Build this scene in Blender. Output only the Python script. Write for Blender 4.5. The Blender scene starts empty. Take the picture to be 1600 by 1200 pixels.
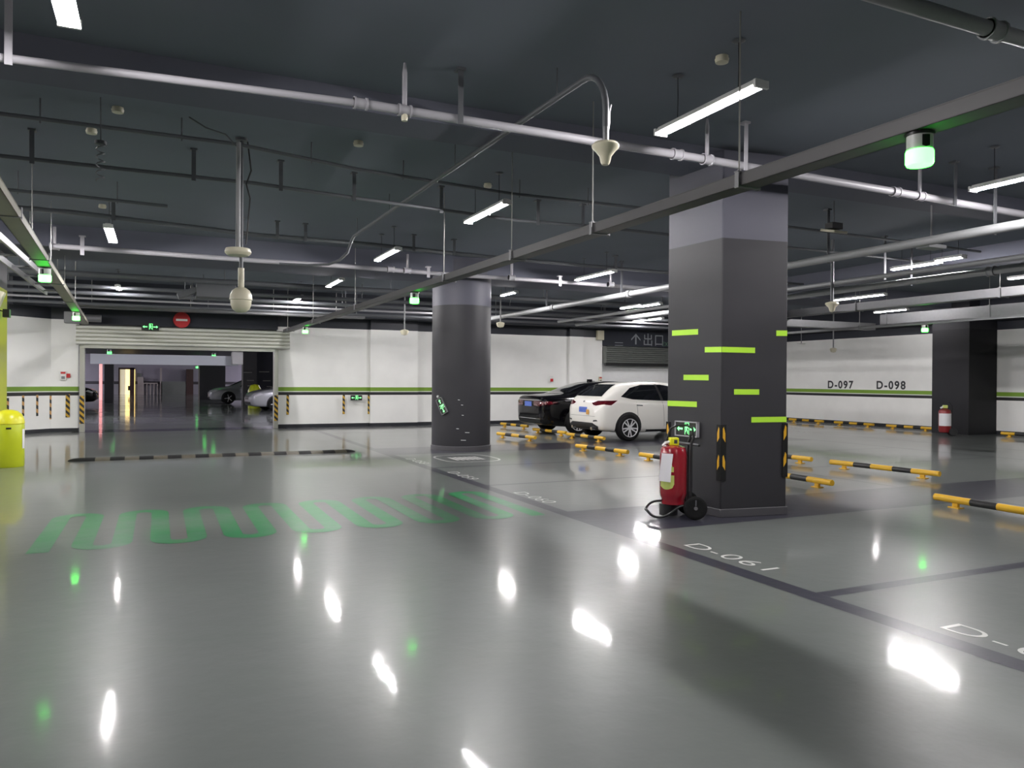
import bpy, bmesh, math, random
from mathutils import Vector, Matrix
from mathutils.bvhtree import BVHTree
random.seed(7)
PI = math.pi
C = bpy.context.scene.collection
SC = bpy.context.scene

# ------------------------------------------------------------------ camera
CAM_H = 1.48
YAW, PITCH, ROLL = math.radians(24.72), math.radians(-0.29), math.radians(0.38)
FPX = 1200.0
fwd = Vector((math.sin(YAW)*math.cos(PITCH), math.cos(YAW)*math.cos(PITCH), math.sin(PITCH)))
r0 = Vector((math.cos(YAW), -math.sin(YAW), 0.0))
u0 = r0.cross(fwd)
right = math.cos(ROLL)*r0 + math.sin(ROLL)*u0
up = -math.sin(ROLL)*r0 + math.cos(ROLL)*u0
cam_data = bpy.data.cameras.new('camera')
cam = bpy.data.objects.new('camera', cam_data)
C.objects.link(cam)
cam.matrix_world = Matrix(((right.x, up.x, -fwd.x, 0), (right.y, up.y, -fwd.y, 0), (right.z, up.z, -fwd.z, CAM_H), (0, 0, 0, 1)))
cam_data.sensor_fit = 'HORIZONTAL'
cam_data.sensor_width = 36.0
cam_data.lens = 36.0*FPX/1600.0
cam_data.clip_start = 0.05
cam_data.clip_end = 300
SC.camera = cam


def at(px, py, z=None, x=None, y=None):
    """The survey: where the sight line through a photo pixel meets a known plane of the building."""
    d = right*((px-800)/FPX) + up*((600-py)/FPX) + fwd
    if z is not None:
        t = (z-CAM_H)/d.z
    elif x is not None:
        t = x/d.x
    else:
        t = y/d.y
    return Vector((0, 0, CAM_H)) + d*t


def depth(x, y):
    return x*fwd.x + y*fwd.y


# ------------------------------------------------------------------ materials
def nt(name):
    m = bpy.data.materials.new(name)
    m.use_nodes = True
    t = m.node_tree
    return m, t, t.nodes['Principled BSDF']


def lin(c):
    return tuple(((v/255)/12.92 if v/255 <= 0.04045 else ((v/255+0.055)/1.055)**2.4) for v in c) + (1.0,)


def mat(name, rgb, rough=0.5, metal=0.0, spec=0.5, coat=0.0, vary=0.12, scale=6.0, bump=0.0, bscale=40.0):
    """rgb is the surface's own linear colour; a little noise keeps it from being dead flat."""
    m, t, b = nt(name)
    n = t.nodes.new('ShaderNodeTexNoise')
    n.inputs['Scale'].default_value = scale
    n.inputs['Detail'].default_value = 4
    co = t.nodes.new('ShaderNodeTexCoord')
    t.links.new(co.outputs['Object'], n.inputs['Vector'])
    mx = t.nodes.new('ShaderNodeMix')
    mx.data_type = 'RGBA'
    mx.inputs[6].default_value = tuple(v*(1-vary) for v in rgb[:3]) + (1,)
    mx.inputs[7].default_value = tuple(min(1, v*(1+vary)) for v in rgb[:3]) + (1,)
    t.links.new(n.outputs['Fac'], mx.inputs[0])
    t.links.new(mx.outputs[2], b.inputs['Base Color'])
    b.inputs['Roughness'].default_value = rough
    b.inputs['Metallic'].default_value = metal
    b.inputs['Specular IOR Level'].default_value = spec
    b.inputs['Coat Weight'].default_value = coat
    b.inputs['Coat Roughness'].default_value = 0.04
    if bump > 0:
        n2 = t.nodes.new('ShaderNodeTexNoise')
        n2.inputs['Scale'].default_value = bscale
        t.links.new(co.outputs['Object'], n2.inputs['Vector'])
        bp = t.nodes.new('ShaderNodeBump')
        bp.inputs['Strength'].default_value = bump
        bp.inputs['Distance'].default_value = 0.01
        t.links.new(n2.outputs['Fac'], bp.inputs['Height'])
        t.links.new(bp.outputs['Normal'], b.inputs['Normal'])
    return m


def emit(name, rgb, strength, base=(0.8, 0.8, 0.8)):
    m, t, b = nt(name)
    b.inputs['Base Color'].default_value = tuple(base) + (1,)
    b.inputs['Emission Color'].default_value = tuple(rgb) + (1,)
    b.inputs['Emission Strength'].default_value = strength
    b.inputs['Roughness'].default_value = 0.4
    return m


def epoxy(name, rgb, worn=None, vary=0.10):
    """Glossy self-levelling floor coating: soft base lobe, sharp wet-looking top lobe with faint trowel waves."""
    m, t, b = nt(name)
    L = t.links.new
    g = t.nodes.new('ShaderNodeNewGeometry')
    n = t.nodes.new('ShaderNodeTexNoise')
    n.inputs['Scale'].default_value = 0.7
    n.inputs['Detail'].default_value = 6
    n.inputs['Roughness'].default_value = 0.6
    L(g.outputs['Position'], n.inputs['Vector'])
    mx = t.nodes.new('ShaderNodeMix')
    mx.data_type = 'RGBA'
    mx.inputs[6].default_value = tuple(v*(1-vary) for v in rgb) + (1,)
    mx.inputs[7].default_value = tuple(v*(1+vary) for v in rgb) + (1,)
    L(n.outputs['Fac'], mx.inputs[0])
    col = mx.outputs[2]
    if worn is not None:
        nw = t.nodes.new('ShaderNodeTexNoise')
        nw.inputs['Scale'].default_value = 0.9
        nw.inputs['Detail'].default_value = 8
        nw.inputs['Roughness'].default_value = 0.7
        L(g.outputs['Position'], nw.inputs['Vector'])
        rp = t.nodes.new('ShaderNodeMapRange')
        rp.inputs[1].default_value = 0.42
        rp.inputs[2].default_value = 0.62
        rp.inputs[3].default_value = 0.0
        rp.inputs[4].default_value = 0.7
        L(nw.outputs['Fac'], rp.inputs[0])
        m2 = t.nodes.new('ShaderNodeMix')
        m2.data_type = 'RGBA'
        L(rp.outputs[0], m2.inputs[0])
        L(col, m2.inputs[6])
        m2.inputs[7].default_value = tuple(worn) + (1,)
        col = m2.outputs[2]
    L(col, b.inputs['Base Color'])
    b.inputs['Roughness'].default_value = 0.31
    b.inputs['Specular IOR Level'].default_value = 0.20
    b.inputs['Coat Weight'].default_value = 1.0
    b.inputs['Coat IOR'].default_value = 1.085
    nr = t.nodes.new('ShaderNodeTexNoise')
    nr.inputs['Scale'].default_value = 0.5
    nr.inputs['Detail'].default_value = 5
    L(g.outputs['Position'], nr.inputs['Vector'])
    rr = t.nodes.new('ShaderNodeMapRange')
    rr.inputs[1].default_value = 0.35
    rr.inputs[2].default_value = 0.7
    rr.inputs[3].default_value = 0.045
    rr.inputs[4].default_value = 0.11
    L(nr.outputs['Fac'], rr.inputs[0])
    L(rr.outputs[0], b.inputs['Coat Roughness'])
    mp = t.nodes.new('ShaderNodeMapping')
    mp.inputs['Scale'].default_value = (1.0, 1.0, 1.0)
    L(g.outputs['Position'], mp.inputs['Vector'])
    nb = t.nodes.new('ShaderNodeTexNoise')
    nb.inputs['Scale'].default_value = 5.0
    nb.inputs['Detail'].default_value = 3
    nb.inputs['Roughness'].default_value = 0.55
    L(mp.outputs[0], nb.inputs['Vector'])
    bp = t.nodes.new('ShaderNodeBump')
    bp.inputs['Strength'].default_value = 0.06
    bp.inputs['Distance'].default_value = 0.012
    L(nb.outputs['Fac'], bp.inputs['Height'])
    L(bp.outputs['Normal'], b.inputs['Coat Normal'])
    bp2 = t.nodes.new('ShaderNodeBump')
    bp2.inputs['Strength'].default_value = 0.3
    bp2.inputs['Distance'].default_value = 0.01
    L(nb.outputs['Fac'], bp2.inputs['Height'])
    L(bp2.outputs['Normal'], b.inputs['Normal'])
    return m


def banded(name, stops, rough=0.5, spec=0.4, bump=0.05):
    """Paint bands at fixed heights: stops = [(height from, colour), ...]."""
    m, t, b = nt(name)
    L = t.links.new
    g = t.nodes.new('ShaderNodeNewGeometry')
    s = t.nodes.new('ShaderNodeSeparateXYZ')
    L(g.outputs['Position'], s.inputs[0])
    cur = None
    for z, c in stops:
        if cur is None:
            r = t.nodes.new('ShaderNodeRGB')
            r.outputs[0].default_value = tuple(c) + (1,)
            cur = r.outputs[0]
            continue
        gt = t.nodes.new('ShaderNodeMath')
        gt.operation = 'GREATER_THAN'
        gt.inputs[1].default_value = z
        L(s.outputs[2], gt.inputs[0])
        mx = t.nodes.new('ShaderNodeMix')
        mx.data_type = 'RGBA'
        L(gt.outputs[0], mx.inputs[0])
        L(cur, mx.inputs[6])
        mx.inputs[7].default_value = tuple(c) + (1,)
        cur = mx.outputs[2]
    n = t.nodes.new('ShaderNodeTexNoise')
    n.inputs['Scale'].default_value = 1.1
    n.inputs['Detail'].default_value = 6
    L(g.outputs['Position'], n.inputs['Vector'])
    rg = t.nodes.new('ShaderNodeMapRange')
    rg.inputs[3].default_value = 0.86
    rg.inputs[4].default_value = 1.08
    L(n.outputs['Fac'], rg.inputs[0])
    ml = t.nodes.new('ShaderNodeMix')
    ml.data_type = 'RGBA'
    ml.blend_type = 'MULTIPLY'
    ml.inputs[0].default_value = 1.0
    L(cur, ml.inputs[6])
    L(rg.outputs[0], ml.inputs[7])
    L(ml.outputs[2], b.inputs['Base Color'])
    b.inputs['Roughness'].default_value = rough
    b.inputs['Specular IOR Level'].default_value = spec
    n2 = t.nodes.new('ShaderNodeTexNoise')
    n2.inputs['Scale'].default_value = 60
    L(g.outputs['Position'], n2.inputs['Vector'])
    bp = t.nodes.new('ShaderNodeBump')
    bp.inputs['Strength'].default_value = bump
    bp.inputs['Distance'].default_value = 0.01
    L(n2.outputs['Fac'], bp.inputs['Height'])
    L(bp.outputs['Normal'], b.inputs['Normal'])
    return m


def hazard(name, period=0.16, slant=1.0, yel=(0.55, 0.33, 0.03), blk=(0.012, 0.012, 0.013)):
    """Diagonal yellow and black tape."""
    m, t, b = nt(name)
    L = t.links.new
    co = t.nodes.new('ShaderNodeTexCoord')
    s = t.nodes.new('ShaderNodeSeparateXYZ')
    L(co.outputs['Object'], s.inputs[0])
    ad = t.nodes.new('ShaderNodeMath')
    ad.operation = 'ADD'
    L(s.outputs[0], ad.inputs[0])
    L(s.outputs[1], ad.inputs[1])
    mu = t.nodes.new('ShaderNodeMath')
    mu.operation = 'MULTIPLY_ADD'
    mu.inputs[1].default_value = slant
    L(ad.outputs[0], mu.inputs[0])
    L(s.outputs[2], mu.inputs[2])
    di = t.nodes.new('ShaderNodeMath')
    di.operation = 'DIVIDE'
    di.inputs[1].default_value = period
    L(mu.outputs[0], di.inputs[0])
    fr = t.nodes.new('ShaderNodeMath')
    fr.operation = 'FRACT'
    L(di.outputs[0], fr.inputs[0])
    gt = t.nodes.new('ShaderNodeMath')
    gt.operation = 'GREATER_THAN'
    gt.inputs[1].default_value = 0.5
    L(fr.outputs[0], gt.inputs[0])
    mx = t.nodes.new('ShaderNodeMix')
    mx.data_type = 'RGBA'
    L(gt.outputs[0], mx.inputs[0])
    mx.inputs[6].default_value = tuple(yel) + (1,)
    mx.inputs[7].default_value = tuple(blk) + (1,)
    L(mx.outputs[2], b.inputs['Base Color'])
    b.inputs['Roughness'].default_value = 0.45
    return m


WHITE_WALL = (0.88, 0.875, 0.85)
NAVY = (0.030, 0.033, 0.044)
M = {}
M['floor'] = epoxy('floor_epoxy', (0.148, 0.160, 0.154))
M['line'] = epoxy('floor_line_dark', (0.042, 0.042, 0.058))
M['seam'] = epoxy('floor_seam', (0.075, 0.078, 0.085))
M['mark_white'] = epoxy('floor_mark_white', (0.72, 0.72, 0.70))
M['mark_green'] = epoxy('floor_mark_green', (0.022, 0.27, 0.085), worn=(0.12, 0.24, 0.16))
M['ceiling'] = mat('ceiling_paint', (0.172, 0.190, 0.222), rough=0.9, vary=0.1, scale=0.6, spec=0.08)
M['beam'] = mat('beam_paint', (0.140, 0.145, 0.180), rough=0.85, vary=0.08, scale=0.7, spec=0.1)
M['wall'] = banded('wall_paint', [(-1, (0.02, 0.022, 0.028)), (0.10, WHITE_WALL), (0.985, (0.018, 0.018, 0.02)), (1.075, (0.72, 0.74, 0.66)), (1.105, (0.19, 0.34, 0.035)), (1.225, WHITE_WALL), (3.04, NAVY)])
M['pillar'] = banded('pillar_paint', [(-1, (0.031, 0.0305, 0.035)), (3.04, (0.088, 0.088, 0.112))], rough=0.55, spec=0.3)
M['pillar_dark'] = banded('pillar_dark_paint', [(-1, (0.013, 0.013, 0.016)), (3.04, (0.025, 0.025, 0.03))], rough=0.6, spec=0.3)
M['pillar_lime'] = banded('pillar_lime_paint', [(-1, (0.45, 0.50, 0.02)), (3.04, (0.12, 0.12, 0.13))], rough=0.4)
M['plinth'] = mat('plinth_paint', (0.072, 0.070, 0.078), rough=0.5, vary=0.1)
M['navy'] = mat('navy_paint', NAVY, rough=0.6, vary=0.1, scale=1.0, spec=0.3)
M['lime_tape'] = mat('lime_tape', (0.44, 0.78, 0.045), rough=0.5, vary=0.05)
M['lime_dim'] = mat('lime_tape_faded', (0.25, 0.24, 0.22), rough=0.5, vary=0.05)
M['galv'] = mat('galvanised_steel', (0.21, 0.21, 0.22), rough=0.45, metal=0.5, vary=0.08, scale=14)
M['galv_dull'] = mat('dull_galvanised_steel', (0.20, 0.20, 0.21), rough=0.5, metal=0.45, vary=0.1, scale=8)
M['tray'] = mat('painted_tray_steel', (0.085, 0.083, 0.085), rough=0.45, metal=0.2, vary=0.08, scale=5)
M['tray_olive'] = mat('dusty_tray_steel', (0.26, 0.25, 0.20), rough=0.55, metal=0.2, vary=0.1, scale=4)
M['pipe'] = mat('pipe_paint_light', (0.40, 0.39, 0.42), rough=0.4, vary=0.05)
M['pipe_mid'] = mat('pipe_paint_mid', (0.22, 0.225, 0.23), rough=0.45, vary=0.06)
M['pipe_dark'] = mat('pipe_paint_dark', (0.10, 0.105, 0.115), rough=0.5, vary=0.08)
M['hanger'] = mat('hanger_steel', (0.11, 0.115, 0.125), rough=0.5, metal=0.3, vary=0.1)
M['rod'] = mat('threaded_rod', (0.30, 0.30, 0.28), rough=0.4, metal=0.6, vary=0.1)
M['cream'] = mat('cream_plastic', (0.62, 0.58, 0.44), rough=0.35, vary=0.04)
M['white_plastic'] = mat('white_plastic', (0.72, 0.72, 0.70), rough=0.35, vary=0.03)
M['black_plastic'] = mat('black_plastic', (0.012, 0.012, 0.013), rough=0.35, vary=0.05)
M['rubber'] = mat('black_rubber', (0.007, 0.007, 0.0075), rough=0.7, spec=0.25, vary=0.15, scale=20, bump=0.1)
M['yellow'] = mat('safety_yellow', (0.70, 0.41, 0.03), rough=0.35, vary=0.06, scale=12)
M['guard_yellow'] = mat('guard_yellow', (0.66, 0.36, 0.02), rough=0.4, vary=0.05)
M['black_paint'] = mat('black_bar_paint', (0.016, 0.016, 0.017), rough=0.4, vary=0.1)
M['hazard'] = hazard('hazard_tape')
M['hazard_thin'] = hazard('hazard_tape_thin', period=0.2, slant=0.6, yel=(0.55, 0.30, 0.10))
M['shutter'] = mat('shutter_aluminium', (0.72, 0.72, 0.66), rough=0.35, metal=0.1, vary=0.06, scale=3)
M['shutter_dark'] = mat('shutter_steel_dark', (0.16, 0.17, 0.16), rough=0.4, metal=0.4, vary=0.08, scale=3)
M['steel_post'] = mat('steel_post', (0.42, 0.42, 0.38), rough=0.4, metal=0.3, vary=0.06)
M['red_tank'] = mat('red_enamel', (0.27, 0.008, 0.018), rough=0.22, coat=0.6, vary=0.05)
M['red_dark'] = mat('red_dark_enamel', (0.22, 0.01, 0.015), rough=0.3, coat=0.4, vary=0.05)
M['red_sign'] = mat('red_sign_paint', (0.50, 0.02, 0.025), rough=0.4, vary=0.04)
M['valve_yellow'] = mat('valve_cover_yellow', (0.78, 0.80, 0.02), rough=0.35, vary=0.03)
M['label_green'] = mat('sticker_yellow_green', (0.55, 0.62, 0.16), rough=0.45, vary=0.1, scale=30)
M['paper'] = mat('paper', (0.78, 0.77, 0.80), rough=0.7, vary=0.03)
M['ink'] = mat('printed_ink', (0.03, 0.03, 0.035), rough=0.6, vary=0.1)
M['black_tube'] = mat('black_tube_enamel', (0.016, 0.016, 0.018), rough=0.3, vary=0.05)
M['chrome'] = mat('chrome', (0.75, 0.75, 0.76), rough=0.15, metal=1.0, vary=0.03)
M['alloy'] = mat('alloy_wheel', (0.70, 0.70, 0.71), rough=0.3, metal=0.25, vary=0.03)
M['bin'] = mat('bin_lime_plastic', (0.50, 0.58, 0.015), rough=0.32, vary=0.05)
M['bin_lid'] = mat('bin_lid_yellow', (0.72, 0.70, 0.02), rough=0.3, vary=0.05)
M['car_white'] = mat('car_paint_pearl_white', (0.78, 0.76, 0.71), rough=0.3, coat=1.0, vary=0.01)
M['car_black'] = mat('car_paint_black', (0.002, 0.002, 0.003), rough=0.12, spec=0.25, coat=0.12, vary=0.02)
M['car_silver'] = mat('car_paint_silver', (0.42, 0.43, 0.45), rough=0.3, metal=0.3, coat=1.0, vary=0.02)
M['glass_dark'] = mat('tinted_glass', (0.006, 0.007, 0.009), rough=0.05, coat=1.0, vary=0.02)
M['tail_red'] = mat('tail_lamp_red', (0.075, 0.002, 0.007), rough=0.1, coat=1.0, vary=0.25, scale=24)
M['lens_clear'] = mat('lamp_lens_clear', (0.6, 0.6, 0.62), rough=0.1, coat=1.0, vary=0.2, scale=20)
M['plate_blue'] = mat('plate_blue', (0.08, 0.15, 0.52), rough=0.4, vary=0.35, scale=26)
M['plate_amber'] = mat('sticker_amber', (0.55, 0.28, 0.05), rough=0.4, vary=0.5, scale=50)
M['trim_black'] = mat('car_trim_black', (0.016, 0.016, 0.017), rough=0.5, vary=0.1)
M['duct_white'] = mat('duct_pale', (0.74, 0.78, 0.82), rough=0.5, vary=0.05, scale=0.8)
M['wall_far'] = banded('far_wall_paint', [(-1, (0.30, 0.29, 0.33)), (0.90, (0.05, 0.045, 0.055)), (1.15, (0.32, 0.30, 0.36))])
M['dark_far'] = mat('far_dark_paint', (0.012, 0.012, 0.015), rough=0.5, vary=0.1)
M['frame_brown'] = mat('door_frame_brown', (0.05, 0.022, 0.02), rough=0.5)
M['grey_panel'] = mat('grey_panel', (0.16, 0.17, 0.16), rough=0.5)
M['pale_panel'] = mat('pale_panel', (0.42, 0.37, 0.36), rough=0.5)
M['tube'] = emit('lamp_tube', (1.0, 0.965, 0.97), 420.0)
M['tube_dim'] = emit('lamp_tube_dim', (1.0, 0.965, 0.97), 140.0)  # weaker emission, keeps the right wall darker
M['beacon'] = emit('beacon_green_lens', (0.032, 1.0, 0.036), 14.0)
M['sign_green'] = emit('sign_green_lit', (0.005, 0.85, 0.10), 1.5)
M['pink'] = emit('pink_tube', (1.0, 0.28, 0.27), 0.9)
M['warm'] = emit('warm_lit_panel', (1.0, 0.68, 0.20), 1.6)
M['text_grey'] = mat('letter_grey', (0.30, 0.32, 0.33), rough=0.5)
M['text_green'] = mat('letter_green', (0.10, 0.22, 0.13), rough=0.5)


# ------------------------------------------------------------------ mesh building
class MB:
    def __init__(self):
        self.v, self.f, self.m, self.cur = [], [], [], 0

    def quadmesh(self, rows, closed=False):
        base = len(self.v)
        n = len(rows[0])
        for r in rows:
            self.v.extend(Vector(p) for p in r)
        for i in range(len(rows)-1):
            for j in range(n if closed else n-1):
                a, b = base+i*n+j, base+i*n+(j+1) % n
                self.face((a, b, b+n, a+n))
        return base

    def face(self, idx):
        self.f.append(tuple(idx))
        self.m.append(self.cur)

    def poly(self, pts):
        b = len(self.v)
        self.v.extend(Vector(p) for p in pts)
        self.face(range(b, b+len(pts)))

    def box(self, c, s, rz=0.0, rot=None):
        b = len(self.v)
        R = rot if rot is not None else Matrix.Rotation(rz, 3, 'Z')
        for dz in (-.5, .5):
            for dx, dy in ((-.5, -.5), (.5, -.5), (.5, .5), (-.5, .5)):
                self.v.append(Vector(c) + R @ Vector((dx*s[0], dy*s[1], dz*s[2])))
        for q in ((3, 2, 1, 0), (4, 5, 6, 7), (0, 1, 5, 4), (1, 2, 6, 5), (2, 3, 7, 6), (3, 0, 4, 7)):
            self.face([b+i for i in q])
        return self

    def span(self, lo, hi):
        return self.box([(a+b)/2 for a, b in zip(lo, hi)], [abs(b-a) for a, b in zip(lo, hi)])

    def bar(self, p0, p1, w, h):
        """a flat bar w wide (sideways) and h high between two points"""
        p0, p1 = Vector(p0), Vector(p1)
        d = (p1-p0).normalized()
        ref = Vector((0, 0, 1)) if abs(d.z) < 0.9 else Vector((0, 1, 0))
        s = d.cross(ref).normalized()
        u = s.cross(d)
        R = Matrix((s, d, u)).transposed()
        return self.box((p0+p1)/2, (w, (p1-p0).length, h), rot=R)

    def tube(self, pts, r, n=12, caps=True):
        pts = [Vector(p) for p in pts]
        rows = []
        prev = None
        for i, p in enumerate(pts):
            d = (pts[min(i+1, len(pts)-1)] - pts[max(i-1, 0)]).normalized()
            if prev is None:
                ref = Vector((0, 0, 1)) if abs(d.z) < 0.9 else Vector((1, 0, 0))
                s = d.cross(ref).normalized()
            else:
                s = (prev - d*prev.dot(d)).normalized()
            prev = s
            u = d.cross(s)
            rr = r[i] if isinstance(r, (list, tuple)) else r
            rows.append([p + s*math.cos(2*PI*k/n)*rr + u*math.sin(2*PI*k/n)*rr for k in range(n)])
        b = self.quadmesh(rows, closed=True)
        if caps:
            self.face([b+k for k in reversed(range(n))])
            self.face([b+(len(rows)-1)*n+k for k in range(n)])
        return self

    def cyl(self, p0, p1, r, n=14, r1=None):
        return self.tube([p0, p1], [r, r if r1 is None else r1], n)

    def lathe(self, prof, c=(0, 0, 0), n=28, axis='z', sx=1.0, sy=1.0):
        rows = []
        c = Vector(c)
        for rr, h in prof:
            row = []
            for k in range(n):
                a = 2*PI*k/n
                x, y = math.cos(a)*rr*sx, math.sin(a)*rr*sy
                row.append(c + (Vector((x, y, h)) if axis == 'z' else Vector((x, -h, y)) if axis == 'y' else Vector((h, x, y))))
            rows.append(row)
        b = self.quadmesh(rows, closed=True)
        if prof[0][0] > 1e-4:
            self.face([b+k for k in reversed(range(n))])
        if prof[-1][0] > 1e-4:
            self.face([b+(len(rows)-1)*n+k for k in range(n)])
        return self

    def prism(self, poly, z0, z1):
        b = len(self.v)
        n = len(poly)
        for z in (z0, z1):
            self.v.extend(Vector((p[0], p[1], z)) for p in poly)
        self.face([b+k for k in reversed(range(n))])
        self.face([b+n+k for k in range(n)])
        for k in range(n):
            self.face((b+k, b+(k+1) % n, b+n+(k+1) % n, b+n+k))
        return self

    def obj(self, name, mats, parent=None, loc=(0, 0, 0), bevel=0.0, sharp=40):
        me = bpy.data.meshes.new(name)
        me.from_pydata([tuple(p) for p in self.v], [], self.f)
        ml = mats if isinstance(mats, (list, tuple)) else [mats]
        for k in ml:
            me.materials.append(k)
        for p, k in zip(me.polygons, self.m):
            p.material_index = k
            p.use_smooth = True
        bm = bmesh.new()
        bm.from_mesh(me)
        bmesh.ops.recalc_face_normals(bm, faces=bm.faces)
        bm.to_mesh(me)
        bm.free()
        me.set_sharp_from_angle(angle=math.radians(sharp))
        o = bpy.data.objects.new(name, me)
        C.objects.link(o)
        o.location = loc
        if parent is not None:
            o.parent = parent
        if bevel > 0:
            md = o.modifiers.new('edge', 'BEVEL')
            md.width = bevel
            md.segments = 2
            md.limit_method = 'ANGLE'
        return o


def catmull(vals, t):
    n = len(vals)
    i = min(int(t), n-2)
    f = t-i
    p0, p1, p2, p3 = vals[max(i-1, 0)], vals[i], vals[i+1], vals[min(i+2, n-1)]
    return tuple(0.5*((2*b) + (c-a)*f + (2*a-5*b+4*c-d)*f*f + (3*b-a-3*c+d)*f**3) for a, b, c, d in zip(p0, p1, p2, p3))


def tag(o, label, cat, group=None):
    o['label'] = label
    o['category'] = cat
    if group:
        o['group'] = group
    return o


def thing(name, label, cat, loc, rz=0.0, group=None):
    o = bpy.data.objects.new(name, None)
    o.empty_display_size = 0.1
    C.objects.link(o)
    o.location = loc
    o.rotation_euler = (0, 0, rz)
    return tag(o, label, cat, group)


def struct(o, label=None):
    o['kind'] = 'structure'
    if label:
        o['label'] = label
    return o


def lettering(name, txt, size, m, parent, origin, xdir, ydir, xs=1.0, space=1.0, lift=0.002, thick=0.0, bold=0.0, fit=None):
    """flat painted letters laid in the plane spanned by xdir and ydir"""
    cu = bpy.data.curves.new('letters', 'FONT')
    cu.body = txt
    cu.size = size
    cu.space_character = space
    cu.extrude = thick
    cu.offset = bold
    cu.resolution_u = 6
    tmp = bpy.data.objects.new('letters', cu)
    C.objects.link(tmp)
    dg = bpy.context.evaluated_depsgraph_get()
    me = bpy.data.meshes.new_from_object(tmp.evaluated_get(dg))
    bpy.data.objects.remove(tmp)
    if fit:
        xs = fit/max(v.co.x for v in me.vertices)
    X, Y = Vector(xdir).normalized(), Vector(ydir).normalized()
    Z = X.cross(Y)
    for v in me.vertices:
        p = v.co.copy()
        v.co = X*p.x*xs + Y*p.y + Z*p.z
    me.materials.clear()
    me.materials.append(m)
    o = bpy.data.objects.new(name, me)
    C.objects.link(o)
    o.location = Vector(origin) + Z*lift
    o.parent = parent
    return o


def copy_tree(o, parent=None):
    c = o.copy()
    C.objects.link(c)
    c.parent = parent
    for ch in list(o.children):
        copy_tree(ch, c)
    return c


# ------------------------------------------------------------------ the setting
WY = 23.9                      # gate wall
WX = 22.25                     # right wall
YB, XL = -9.0, -9.0            # hall ends behind and left
FAR_Y = 78.0
ZC = 4.05
mb = MB()
mb.poly([(XL, YB, 0), (WX+0.3, YB, 0), (WX+0.3, WY+2.2, 0), (XL, WY+2.2, 0)])
mb.poly([(-14, WY+2.2, 0), (16, WY+2.2, 0), (16, FAR_Y, 0), (-14, FAR_Y, 0)])
floor = struct(mb.obj('floor', M['floor']))


def paint(name, quads, m, z=0.0012):
    b = MB()
    for q in quads:
        b.poly([(p[0], p[1], z) for p in q])
    return b.obj(name, m, floor)


def rect(x0, x1, y0, y1):
    return [(x0, y0), (x1, y0), (x1, y1), (x0, y1)]


LX = 4.115
paint('boundary_line', [rect(LX-0.085, LX+0.085, -4, 22.4)], M['line'], 0.0016)
for y in (-0.66, 1.64, 3.94):
    paint('stall_line', [rect(LX+0.09, 9.5, y-0.06, y+0.06)], M['line'])
for y in (9.91, 12.22):
    paint('stall_line', [rect(LX+0.09, 9.5, y-0.035, y+0.035)], M['line'])
for y in (18.6, 20.9):
    paint('stall_line', [rect(LX+0.09, 9.5, y-0.03, y+0.03)], M['seam'])
paint('pillar_strip', [rect(LX+0.086, 15.2, 6.33, 7.6)], M['line'], 0.0010)
paint('pillar_strip', [rect(LX+0.086, 15.2, 14.6, 16.1)], M['line'], 0.0010)
paint('row_line', [rect(9.5, 9.56, -4, 6.3), rect(9.5, 9.56, 7.62, 14.58), rect(9.5, 9.56, 16.12, 22.4)], M['seam'])
for y in (-0.66, 1.64, 3.94, 9.91, 12.22, 18.4, 20.7):
    paint('stall_line', [rect(9.57, 15.2, y-0.03, y+0.03), rect(17.4, WX-0.2, y-0.03, y+0.03)], M['seam'])
paint('boundary_line', [rect(15.2, 15.3, -4, 22.4), rect(17.3, 17.4, -4, 22.4)], M['seam'], 0.0016)
paint('gate_threshold', [rect(-2.1, 3.5, WY-0.5, WY+0.6)], M['line'], 0.0012)
paint('gate_apron', [rect(3.5, 15.5, WY-1.2, WY)], M['seam'], 0.0012)
mb = MB()

# the stall numbers read from the lane: baseline along the boundary line
for n, y, bx, ft in (('D-062', 3.16, 4.295, 1.04), ('D-061', 5.67, 4.305, 1.04), ('D-060', 9.18, 4.235, 0.96), ('D-059', 11.60, 4.19, 1.0), ('D-058', 13.85, 4.18, 0.95)):
    lettering('stall_number', n, 0.262, M['mark_white'], floor, (bx, y, 0.0), (0, -1, 0), (1, 0, 0), space=1.12, lift=0.0024, bold=-0.002, fit=ft)
# painted outline of an accessible-bay symbol under the round pillar's front
b = MB()
ol, il = [], []
for k in range(40):
    a = 2*PI*k/40
    ca, sa = math.cos(a), math.sin(a)
    sq = lambda t: math.copysign(abs(t)**0.6, t)
    ol.append((5.28 + 0.56*sq(ca), 13.5 + 0.66*sq(sa)))
    il.append((5.28 + 0.52*sq(ca), 13.5 + 0.62*sq(sa)))
for k in range(40):
    k2 = (k+1) % 40
    b.poly([(*ol[k], 0.0022), (*ol[k2], 0.0022), (*il[k2], 0.0022), (*il[k], 0.0022)])
for i in range(6):
    b.poly([(p[0], p[1], 0.0022) for p in rect(4.98+i*0.1, 5.05+i*0.1, 13.2, 13.75)])
b.obj('bay_symbol', M['mark_white'], floor)

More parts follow.
